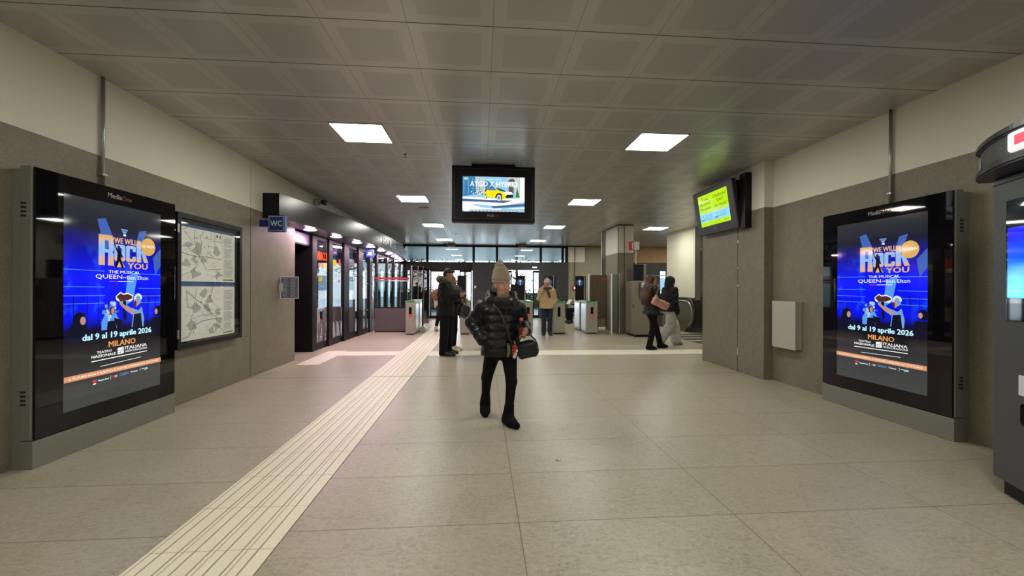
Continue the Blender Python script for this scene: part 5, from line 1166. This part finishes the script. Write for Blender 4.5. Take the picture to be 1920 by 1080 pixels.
# bobble hat
HAT = mat('beige_rib_knit', sr((158, 142, 120)), .9, var=.18, scale=70, bump=.6, sheen=.3); POM = mat('beige_fur_pompom', sr((176, 160, 138)), .95, var=.3, scale=60, bump=.8, sheen=.5)
s = SDF(); s.ell(T(0, .012, .070), (.083, .096, .066), RH, .03); s.ell(T(0, .02, .115), (.074, .082, .07), RH, .04); s.ell(T(-.004, .028, .160), (.056, .058, .042), RH, .04); s.ell(T(0, .014, .038), (.0865, .1, .026), RH, .012); s.ell(T(0, .014, .066), (.0865, .1, .022), RH, .01); s.noise(.0016, 120)
s.build('bobble_hat', main, HAT, .0046, h0-.2, h0+np.array((.2, .2, .3)))
s = SDF(); pc = T(-.014, .035, .212); s.ell(pc, (.040, .040, .032)); rp = random.Random(5)
for k_ in range(26):
    d_ = unit((rp.gauss(0, 1), rp.gauss(0, 1), rp.gauss(0, 1))); s.cone(pc+d_*.02, pc+d_*np.array((.052, .052, .040)), .009, .005, .008)
s.build('pompom', main, POM, .004, pc-.08, pc+.08)
s = SDF()
for sx in (-1, 1): s.ell(T(sx*.068, .03, -.03), (.016, .034, .04), RH, .02)
s.ell(T(0, .078, -.03), (.06, .026, .05), RH, .03); s.noise(.002, 90); s.build('hair', main, mat('grey_brown_hair', sr((96, 84, 74)), .6, var=.3, scale=90), .005, h0-.2, h0+.15)
# bottle in the hand
bo = thing('drink_bottle', 'clear plastic bottle with an orange cap and orange drink, held in the hand', 'bottle', (.368, 3.752, .845))
BOTP = m_glass('bottle_plastic', (.95, .85, .8), clear=.9, spec=1.); b = MB(); b.lathe([(.026, 0), (.030, .006), (.030, .06), (.027, .07), (.030, .08), (.030, .105), (.014, .135), (.0125, .145)], BOTP, n=24); b.build('bottle_body', bo)
b = MB(); b.lathe([(.025, .003), (.0285, .008), (.0285, .06), (.0255, .07), (.0285, .08), (.001, .0805)], mat('orange_drink', sr((128, 62, 40)), .2), n=24); b.build('drink', bo)
b = MB(); b.lathe([(.0155, .143), (.0165, .146), (.0165, .166), (.014, .169)], mat('orange_cap', sr((214, 92, 44)), .4), n=20); b.build('cap', bo)
# shoulder bag with a bright charm
bg_ = thing('shoulder_bag', 'black leather shoulder bag hanging at the walking person\'s hip, long strap', 'bag', (.42, 3.80, .60))
LEA = mat('black_grained_leather', (.013, .014, .014), .4, var=.3, scale=120, bump=.4, spec=.5)
s = SDF(); RB = rotz(math.radians(-18))@roty(math.radians(-16)); s.box((0.01, 0, .11), (.098, .05, .075), RB, .04, .01); s.ell((.01, 0, .15), (.085, .045, .04), RB, .05); s.noise(.003, 40); s.build('bag_body', bg_, LEA, .006, (-.2, -.15, -.02), (.2, .15, .27))
b = MB(); b.tube([(-.1, -.03, .12), (-.15, -.06, .2), (-.19, -.035, .33), (-.26, -.015, .48), (-.31, .05, .53)], [.009]*5, LEA, 8); b.build('strap', bg_)
b = MB(); b.tube([(-.08, -.02, .19), (-.04, -.03, .25), (.03, -.03, .255), (.09, 0, .2)], .007, LEA, 8); b.tube([(.115, .0, .1), (.105, -.01, .17)], .006, STEEL, 6); b.build('handle', bg_)
CR = mat('red_charm', sr((176, 44, 40)), .4); b = MB(); b.tube([(-.12, -.07, .205), (-.11, -.075, .175)], .006, mat('brass_clip', (.7, .55, .3), .3, 1.), 8)
for x, z, r_, m_ in ((-.115, .15, .022, CR), (-.12, .12, .02, CR), (-.10, .115, .014, WHITE), (-.13, .092, .014, CR), (-.108, .085, .016, WHITE), (-.118, .062, .017, WHITE), (-.095, .14, .01, CR)): b.sphere((x, -.078, z), (r_, r_*.7, r_), m_, sub=2)
b.build('charm', bg_)
# ---------------------------------------------------------------- standing man with a phone (faces +X)
def person(label, loc, rz): return thing('person', label, 'person', loc, rz)
H = 1.66; j = stand(H); man = person('man in a long black parka standing and looking down at a phone', (-.68, 7.9, 0), math.radians(82))
RM = rotx(math.radians(24)); j['hc'] = (0, -.055, .925*H); j['neck'] = (0, .0, .85*H)
for q, x in (('L', 1), ('R', -1)):
    j['el'+q] = (x*.2, -.03, .64*H); j['wr'+q] = (x*.09, -.27, .685*H); j['hp'+q] = (x*.09, 0, .5*H); j['kn'+q] = (x*.095, -.02, .27*H); j['an'+q] = (x*.10, .02, .05*H)
j['toL'] = (.13, -.17, .03); j['toR'] = (-.12, -.17, .03); j['anR'] = (-.10, .03, .08); j['anL'] = (.10, -.02, .08); j['knR'] = (-.10, .01, .27*H)
SK2 = skin('olive_tone', (178, 128, 104))
body(man, j, SK2, RM, 1.0, .0085, {'L': (np.array((-.45, -.75, .15)), np.array((-.6, .2, .6)), -1, .9, 1., .05), 'R': (np.array((.45, -.75, .15)), np.array((.6, .2, .6)), 1, .9, 1., .05)}, male=True)
PARK = mat('black_parka_cloth', (.006, .0068, .006), .7, var=.3, scale=20, bump=.3, spec=.25)
s = SDF(); s.loft([(.46*H, 0, .0, .205, .17), (.6*H, 0, .0, .2, .155), (.72*H, 0, .01, .205, .15), (.80*H, 0, .015, .18, .13), (.86*H, 0, .02, .09, .09)], .03, n=2.3)
for q in 'LR': s.cone(j['sh'+q], j['el'+q], .078, .066, .05); s.cone(j['el'+q], lerp(j['el'+q], j['wr'+q], .92), .066, .047, .02)
s.noise(.005, 26); lo, hi = bounds(j, .2); s.build('parka', man, PARK, .010, lo, hi)
s = SDF(); s.path([(-.10, -.04, .85*H), (-.09, .07, .87*H), (0, .12, .875*H), (.09, .07, .87*H), (.10, -.04, .85*H)], [.045, .06, .065, .06, .045], .04); s.noise(.004, 40); s.build('hood', man, mat('olive_hood_lining', sr((72, 74, 56)), .8, var=.3, scale=40, bump=.4), .009, (-.25, -.25, .75*H), (.25, .3, 1.0*H))
trousers(man, j, BLKF, .010, (.10, .082, .08), nz=(.004, 30), up=.0)
SHO = mat('black_leather_shoe', (.012, .011, .011), .4)
for q in 'LR': boots(man, j, SHO, .008, q, .05, .05, 'shoe', SOLE)
hc = np.array(j['hc']); TT = lambda x, y, z, R_=RM, h_=None: (hc if h_ is None else h_)+R_@np.array((x, y, z))
s = SDF(); s.ell(TT(0, .028, .05), (.078, .092, .075), RM, .02); s.ell(TT(0, .06, .0), (.07, .06, .07), RM, .02); s.ell(TT(0, -.05, .095), (.055, .04, .025), RM, .02); s.ell(TT(0, -.085, -.02), (.085, .055, .085), RM, .01, sub=True); s.noise(.002, 80); s.build('hair', man, mat('short_dark_hair', (.022, .016, .012), .7, var=.3, scale=80, bump=.5), .007, hc-.2, hc+.2)
ph = thing('mobile_phone', 'black mobile phone held in both hands by the man in the parka', 'phone', (-.34, 7.93, 1.185), math.radians(82))
Mp = Matrix.Rotation(math.radians(-50), 4, 'X')
b = MB(); b.box(-.036, .036, -.005, .005, -.074, .074, BLACK, bev=.004, M=Mp); b.build('phone_body', ph); b = MB(); b.frect(-.032, -.068, .032, .068, glow('phone_screen_glow', (.7, .8, .9), .6), 0); b.build('phone_screen', ph, M=Mp @ Matrix.Translation((0, .0055, 0)) @ Matrix.Rotation(PI, 4, 'Z'))
# ---------------------------------------------------------------- companion just behind him
H = 1.53; j = stand(H); p2 = person('person in an olive hooded scarf standing close behind the man with the phone', (-.60, 8.38, 0), math.radians(70))
j['wrR'] = (-.12, -.25, .66*H); j['elR'] = (-.22, -.02, .63*H); body(p2, j, SK2, rotx(.15), 1., .010, {'R': (np.array((.1, -.9, .1)), np.array((.6, 0, .4)), 1, .6, 1., .05)})
s = SDF(); s.loft([(.5*H, 0, 0, .19, .15), (.62*H, 0, 0, .18, .14), (.72*H, 0, .01, .185, .14), (.79*H, 0, .01, .16, .12), (.85*H, 0, .02, .08, .08)], .03)
for q in 'LR': s.cone(j['sh'+q], j['el'+q], .07, .06, .05); s.cone(j['el'+q], lerp(j['el'+q], j['wr'+q], .92), .06, .042, .02)
s.noise(.004, 30); lo, hi = bounds(j, .2); s.build('coat', p2, PARK, .011, lo, hi)
OLV = mat('olive_scarf', sr((98, 102, 78)), .85, var=.2, scale=40, bump=.4)
s = SDF(); s.path([(-.09, -.05, .85*H), (-.085, .06, .87*H), (0, .1, .88*H), (.085, .06, .87*H), (.09, -.05, .85*H), (0, -.09, .84*H), (-.09, -.05, .85*H)], [.05]*7, .04); s.noise(.004, 40); s.build('scarf', p2, OLV, .01, (-.25, -.25, .75*H), (.25, .3, 1.0*H))
trousers(p2, j, BLKF, .011, (.09, .07, .06), up=.02)
WSH = mat('cream_trainer', sr((206, 196, 172)), .6)
for q in 'LR': boots(p2, j, WSH, .008, q, .03, .047, 'shoe', WSH)
s = SDF(); hc = np.array(j['hc']); s.ell(hc+V(0, .03, .045), (.084, .1, .085)); s.ell(hc+V(0, .07, -.03), (.08, .06, .09)); s.ell(hc+V(0, -.1, -.02), (.065, .06, .09), None, .01, sub=True); s.build('hair', p2, mat('black_hair', (.01, .008, .008), .5, var=.3, scale=60), .009, hc-.25, hc+.25)
bgd = thing('shoulder_bag', 'large black soft bag hanging in front beside the man with the phone', 'bag', (-.34, 8.05, .75), math.radians(50))
s = SDF(); s.box((0, 0, .08), (.13, .05, .13), roty(.35), .04); s.noise(.005, 25); s.build('bag_body', bgd, LEA, .010, (-.25, -.15, -.12), (.25, .15, .3)); b = MB(); b.tube([(-.08, 0, .18), (-.1, .02, .4), (-.06, .05, .56)], .01, LEA, 8); b.tube([(.06, 0, .2), (-.02, .03, .4), (-.06, .05, .56)], .01, LEA, 8); b.build('strap', bgd)
# ---------------------------------------------------------------- person with the tan bag, walking to the doors
H = 1.5; j = stand(H); p3 = person('person in a cream top walking to the doors behind the man with the phone', (-1.18, 12.3, 0), math.radians(165))
j['knL'] = (.1, .02, .28*H); j['anL'] = (.12, .16, .11); j['toL'] = (.12, .06, .03); j['anR'] = (-.08, -.12, .07); j['toR'] = (-.08, -.26, .03); j['knR'] = (-.08, -.1, .28*H)
body(p3, j, SK2, rotx(.2), .95, .011, {})
CRM = mat('cream_top', sr((206, 196, 176)), .8, var=.08, scale=20)
s = SDF(); s.loft([(.5*H, 0, 0, .18, .14), (.72*H, 0, .01, .18, .13), (.8*H, 0, .01, .15, .11), (.85*H, 0, .02, .07, .07)], .03)
for q in 'LR': s.cone(j['sh'+q], j['el'+q], .065, .055, .05); s.cone(j['el'+q], j['wr'+q], .055, .04, .02)
s.noise(.004, 30); lo, hi = bounds(j, .2); s.build('jacket', p3, CRM, .012, lo, hi); trousers(p3, j, BLKF, .012, (.085, .062, .05))
for q in 'LR': boots(p3, j, WSH, .009, q, .03, .045, 'shoe', WSH)
s = SDF(); hc = np.array(j['hc']); s.ell(hc+V(0, .03, .04), (.085, .1, .085)); s.ell(hc+V(0, .06, -.05), (.08, .05, .09)); s.ell(hc+V(0, -.1, -.02), (.06, .05, .09), None, .01, sub=True); s.build('hair', p3, MATS['black_hair'], .01, hc-.25, hc+.25)
r = thing('tan_bag', 'tan brown sack bag carried behind the man with the phone', 'bag', (-1.30, 12.12, .95)); TANB = mat('tan_bag_leather', sr((128, 88, 62)), .6, var=.15, scale=15)
s = SDF(); s.box((-.04, 0, .13), (.13, .09, .15), roty(-.5), .07); s.noise(.006, 22); s.build('bag_body', r, TANB, .011, (-.3, -.2, -.1), (.3, .2, .45)); b = MB(); b.tube([(.02, 0, .25), (.03, .05, .38), (.06, .12, .44)], .015, CRM, 8); b.build('strap', r)
# ---------------------------------------------------------------- person in the cream jacket, hand at the ear
H = 1.52; j = stand(H); p4 = person('person in cream jacket and pink bobble hat by the gates, hand at ear', (1.775, 11.0, 0), math.radians(-6))
j['elR'] = (-.225, -.06, .66*H); j['wrR'] = (-.125, -.13, .835*H); j['elL'] = (.225, .03, .635*H); j['wrL'] = (.13, -.10, .55*H); hc = np.array(j['hc'])
for q, x in (('L', 1), ('R', -1)): j['an'+q] = (x*.085, .01, .05*H); j['to'+q] = (x*.1, -.13, .03)
RQ = rotz(.05)
body(p4, j, skin('fair', (196, 140, 124)), RQ, .92, .008, {'R': (np.array((.18, .1, .9)), np.array((.8, .2, 0)), -1, .6, .9, .05)})
CJ = mat('cream_quilted_jacket', sr((182, 158, 120)), .75, var=.2, scale=12, bump=.5)
s = SDF(); s.loft([(.485*H, 0, 0, .215, .15), (.6*H, 0, 0, .19, .14), (.62*H, 0, 0, .178, .135), (.64*H, 0, 0, .19, .14), (.74*H, 0, .01, .19, .135), (.80*H, 0, .015, .16, .12), (.85*H, 0, .02, .08, .08)], .02, n=2.3)
for q in 'LR': s.cone(j['sh'+q], j['el'+q], .072, .066, .05); s.cone(j['el'+q], lerp(j['el'+q], j['wr'+q], .86), .066, .05, .02)
s.path([(-.09, .0, .85*H), (-.08, .08, .855*H), (.08, .08, .855*H), (.09, .0, .85*H)], [.045, .06, .06, .045], .04)
s.noise(.006, 22); lo, hi = bounds(j, .2); s.build('jacket', p4, CJ, .0095, lo, hi)
SC2 = mat('brown_check_scarf', sr((84, 62, 48)), .85, var=.5, scale=26)
s = SDF(); s.path([(-.085, -.03, .845*H), (-.07, .06, .85*H), (.07, .06, .85*H), (.085, -.03, .845*H), (0, -.09, .83*H), (-.085, -.03, .845*H)], [.036]*6, .03); s.path([(-.02, -.10, .825*H), (.03, -.15, .77*H), (.06, -.155, .70*H)], [.03, .032, .034], .02); s.build('scarf', p4, SC2, .008, (-.25, -.25, .6*H), (.25, .2, .95*H))
JEA = mat('dark_blue_jeans', sr((24, 36, 52)), .8, var=.15, scale=30, bump=.3)
trousers(p4, j, JEA, .009, (.088, .07, .062), up=.02, nz=(.003, 30))
TRN = mat('black_white_trainer', sr((40, 42, 46)), .6)
for q in 'LR': boots(p4, j, TRN, .007, q, .02, .046, 'shoe', WSH, .3)
PK = mat('pale_pink_knit', sr((206, 176, 176)), .9, var=.2, scale=50, bump=.5)
T = lambda x, y, z: hc+RQ@np.array((x, y, z))*.92
s = SDF(); s.ell(T(0, .012, .07), (.083, .096, .07), RQ, .03); s.ell(T(0, .014, .045), (.086, .1, .03), RQ, .012); s.ell(T(0, .02, .105), (.062, .07, .05), RQ, .04); s.noise(.0015, 110); s.build('bobble_hat', p4, PK, .007, hc-.2, hc+.3)
s = SDF(); pc = T(0, .02, .175); s.ell(pc, (.034, .034, .03)); s.noise(.004, 130); s.build('pompom', p4, mat('mauve_pompom', sr((150, 116, 116)), .95, var=.3, scale=60), .006, pc-.07, pc+.07)
# ---------------------------------------------------------------- dark figure behind the gate panel
def dark_person(label, loc, rz, H, coat, vox=.013, head_tone=SK2, hairm=None, arms=None):
    j = stand(H); p = person(label, loc, rz); body(p, j, head_tone, rotx(.1), .97, vox, {'L': (np.array((0, -.1, -1)), np.array((-.5, 0, 0)), 1, .5, 1., .05), 'R': (np.array((0, -.1, -1)), np.array((.5, 0, 0)), -1, .5, 1., .05)})
    s = SDF(); s.loft([(.45*H, 0, 0, .2, .15), (.6*H, 0, 0, .19, .14), (.74*H, 0, .01, .2, .14), (.80*H, 0, .01, .17, .12), (.86*H, 0, .02, .08, .08)], .03, n=2.3)
    for q in 'LR': s.cone(j['sh'+q], j['el'+q], .074, .062, .05); s.cone(j['el'+q], j['wr'+q], .06, .045, .02)
    s.noise(.004, 30); lo, hi = bounds(j, .2); s.build('coat', p, coat, vox, lo, hi); trousers(p, j, BLKF, vox, (.09, .07, .06))
    for q in 'LR': boots(p, j, SHO, .010, q, .04, .047, 'shoe', SOLE)
    s = SDF(); hc = np.array(j['hc']); s.ell(hc+V(0, .03, .04), (.084, .1, .085)); s.ell(hc+V(0, -.1, -.025), (.065, .055, .085), None, .01, sub=True); s.build('hair', p, hairm or MATS['black_hair'], .011, hc-.25, hc+.25); return p
dark_person('dark-coated person beyond the gate panel with the faint arrow', (1.22, 13.75, 0), math.radians(20), 1.68, PARK)
dark_person('person in a dark jacket outside on the pavement beyond the left glass door', (-3.7, 23.8, 0), math.radians(40), 1.6, mat('dark_violet_jacket', (.02, .018, .028), .7))
# ---------------------------------------------------------------- seated person beyond the gates
H = 1.62; j = stand(H); p6 = person('dark-haired person in black sitting beyond the gates, reading papers', (3.62, 14.7, .03), math.radians(-75))
dz = -.40
for k_ in ('hc', 'neck', 'chest', 'waist', 'pelvis', 'shL', 'shR'): j[k_] = (j[k_][0], j[k_][1]-.02, j[k_][2]+dz)
j['hc'] = (0, -.09, .925*H+dz)
for q, x in (('L', 1), ('R', -1)):
    j['hp'+q] = (x*.09, -.04, .44); j['kn'+q] = (x*.12, -.46, .47); j['an'+q] = (x*.12, -.46, .08); j['to'+q] = (x*.13, -.6, .03); j['el'+q] = (x*.2, -.12, .66*H+dz); j['wr'+q] = (x*.1, -.34, .68*H+dz)
body(p6, j, SK2, rotx(.35), 1., .011, {'L': (np.array((-.3, -.8, .3)), np.array((-.6, 0, .3)), -1, .7, 1., .05), 'R': (np.array((.3, -.8, .3)), np.array((.6, 0, .3)), 1, .7, 1., .05)})
s = SDF(); s.loft([(.36, 0, -.01, .2, .17), (.6, 0, -.01, .19, .15), (.8, 0, -.01, .19, .14), (.9, 0, 0, .16, .12), (1.0, 0, 0, .08, .08)], .03)
for q in 'LR': s.cone(j['sh'+q], j['el'+q], .07, .062, .05); s.cone(j['el'+q], lerp(j['el'+q], j['wr'+q], .9), .06, .045, .02)
s.noise(.004, 30); lo, hi = bounds(j, .2); s.build('coat', p6, PARK, .012, lo, hi); trousers(p6, j, BLKF, .012, (.09, .07, .06))
for q in 'LR': boots(p6, j, SHO, .010, q, .04, .047, 'shoe', SOLE)
s = SDF(); hc = np.array(j['hc']); s.ell(hc+V(0, .04, .03), (.1, .12, .11)); s.ell(hc+V(0, .08, -.08), (.09, .07, .12)); s.ell(hc+V(0, -.12, -.05), (.065, .07, .09), None, .01, sub=True); s.noise(.005, 50); s.build('hair', p6, MATS['black_hair'], .010, hc-.3, hc+.25)
r = thing('waiting_seat', 'dark metal seat under the seated person beyond the gates', 'seat', (3.62, 14.7, 0), math.radians(-75))
b = MB(); b.box(-.25, .25, -.25, .25, .30, .335, BLACK, bev=.008); b.build('seat', r); b = MB(); b.box(-.25, .25, .25, .28, .33, .85, BLACK, bev=.01); b.build('backrest', r)
for sx in (-1, 1):
    for sy in (-1, 1): b = MB(); b.tube([(sx*.22, sy*.2, .3), (sx*.24, sy*.24, 0)], .015, STEEL, 8); b.build('leg', r)
b = MB(); b.box(-.13, .13, -.004, .004, -.1, .1, SWT, M=Matrix.Rotation(math.radians(-35), 4, 'X')); tag(b.build('paper_sheet', loc=(3.17, 14.6, .80), rz=math.radians(-75)), 'white paper held by the seated person beyond the gates', 'paper')
# ---------------------------------------------------------------- the pair walking to the right
H = 1.58; j = stand(H); p7 = person('person with long auburn hair and pink shoulder bag walking past the pillar', (3.60, 8.42, 0), math.radians(104))
def stride(j, H, f, bk, fx_=.09):
    j['knL'] = (fx_, -.16-.02, .285*H); j['anL'] = (fx_, -f, .05*H); j['toL'] = (fx_+.01, -f-.15, .03); j['knR'] = (-fx_, .03, .28*H); j['anR'] = (-fx_, bk, .055*H); j['toR'] = (-fx_, bk-.14, .028); j['hpL'] = (.08, -.02, .5*H); j['hpR'] = (-.08, .02, .5*H)
stride(j, H, .30, .12)
j['elR'] = (-.2, -.02, .64*H); j['wrR'] = (-.12, -.2, .60*H); j['wrL'] = (.2, -.1, .5*H)
body(p7, j, SK1, rotz(-.1), 1., .009, {'R': (np.array((.3, -.8, .1)), np.array((.5, 0, .3)), 1, .8, 1., .05), 'L': (np.array((0, -.3, -.9)), np.array((-.8, 0, 0)), 1, .4, 1., .05)})
GJ = mat('dark_green_puffer', sr((20, 25, 23)), .6, var=.3, scale=20, bump=.3)
s = SDF(); s.loft([(.47*H, 0, 0, .20, .178), (.6*H, 0, 0, .182, .15), (.72*H, 0, .01, .185, .14), (.80*H, 0, .01, .16, .12), (.85*H, 0, .02, .08, .08)], .03, puff=(.006, .09))
for q in 'LR': s.cone(j['sh'+q], j['el'+q], .07, .064, .05); s.cone(j['el'+q], lerp(j['el'+q], j['wr'+q], .9), .062, .045, .02)
s.noise(.004, 30); lo, hi = bounds(j, .2); s.build('jacket', p7, GJ, .010, lo, hi); trousers(p7, j, BLKF, .010, (.092, .066, .06), up=.0, nz=(.003, 30))
for q in 'LR': boots(p7, j, BOOT, .008, q, .08, .048, 'boot', SOLE)
AUB = mat('auburn_long_hair', sr((66, 36, 24)), .55, var=.6, scale=30, bump=.5); hc = np.array(j['hc'])
s = SDF(); s.ell(hc+V(0, .03, .035), (.086, .105, .09), k=.03); s.ell(hc+V(0, .08, -.08), (.10, .07, .13), k=.05); s.ell(hc+V(-.03, .14, -.24), (.14, .085, .19), k=.06); s.ell(hc+V(-.04, .19, -.38), (.12, .07, .14), k=.05); s.ell(hc+V(0, -.1, -.03), (.065, .05, .09), None, .01, sub=True)
def strands(P): return (.004*np.sin(P[:, 0]*120+np.sin(P[:, 2]*14)*2)).astype(np.float32)
_ev = s.ev; s.ev = lambda P: _ev(P)+strands(P); s.build('hair', p7, AUB, .008, hc-np.array((.35, .35, .75)), hc+.3)
PKL = mat('pink_bag_leather', sr((196, 142, 128)), .5, var=.06, scale=12)
r = thing('shoulder_bag', 'dusty pink shoulder bag on the back of the person with auburn hair', 'bag', (3.70, 8.17, .88))
s = SDF(); s.box((-.02, 0, .1), (.18, .065, .08), roty(.42), .04); s.ell((-.12, -.03, .21), (.045, .05, .07)); s.noise(.005, 24); s.build('bag_body', r, PKL, .008, (-.35, -.15, -.12), (.35, .15, .4)); b = MB(); b.tube([(-.12, 0, .22), (-.05, .02, .4), (-.02, .12, .5)], .013, mat('taupe_strap', sr((120, 110, 96)), .6), 8); b.build('strap', r)
H = 1.56; j = stand(H); p8 = person('person in black hood, black jacket and pale wide trousers beside the auburn-haired one', (4.25, 8.92, 0), math.radians(102))
stride(j, H, .22, .30); j['knR'] = (-.08, .06, .29*H); j['anR'] = (-.09, .36, .12); j['toR'] = (-.09, .27, .03); j['wrL'] = (.2, -.1, .48*H); j['elL'] = (.22, .06, .62*H)
body(p8, j, SK1, rotz(-.1), 1., .011, {'L': (np.array((0, -.3, -.9)), np.array((-.8, 0, 0)), 1, .5, 1., .05)})
s = SDF(); s.loft([(.50*H, 0, 0, .215, .20), (.6*H, 0, 0, .195, .165), (.72*H, 0, .01, .185, .14), (.80*H, 0, .01, .16, .12), (.86*H, 0, .02, .08, .08)], .03); s.loft([(.40*H, .05, -.12, .10, .05), (.56*H, .05, -.1, .12, .07)], .04)
for q in 'LR': s.cone(j['sh'+q], j['el'+q], .075, .068, .05); s.cone(j['el'+q], lerp(j['el'+q], j['wr'+q], .95), .066, .05, .02)
s.noise(.006, 24); lo, hi = bounds(j, .2); s.build('jacket', p8, PARK, .010, lo, hi)
GT = mat('pale_grey_wide_trousers', sr((168, 168, 162)), .8, var=.08, scale=12, bump=.2); trousers(p8, j, GT, .010, (.105, .105, .115), nz=(.006, 22), up=.04)
for q in 'LR': boots(p8, j, mat('grey_trainer', sr((120, 120, 118)), .6), .009, q, .02, .047, 'shoe', WSH)
hc = np.array(j['hc']); s = SDF(); s.ell(hc+V(0, .02, .03), (.098, .115, .10), k=.03); s.ell(hc+V(0, .05, -.08), (.105, .095, .11), k=.05); s.ell(hc+V(0, .03, -.18), (.13, .1, .08), k=.05); s.ell(hc+V(0, -.115, -.02), (.06, .05, .085), None, .015, sub=True); s.build('hood', p8, PARK, .009, hc-.35, hc+.25)
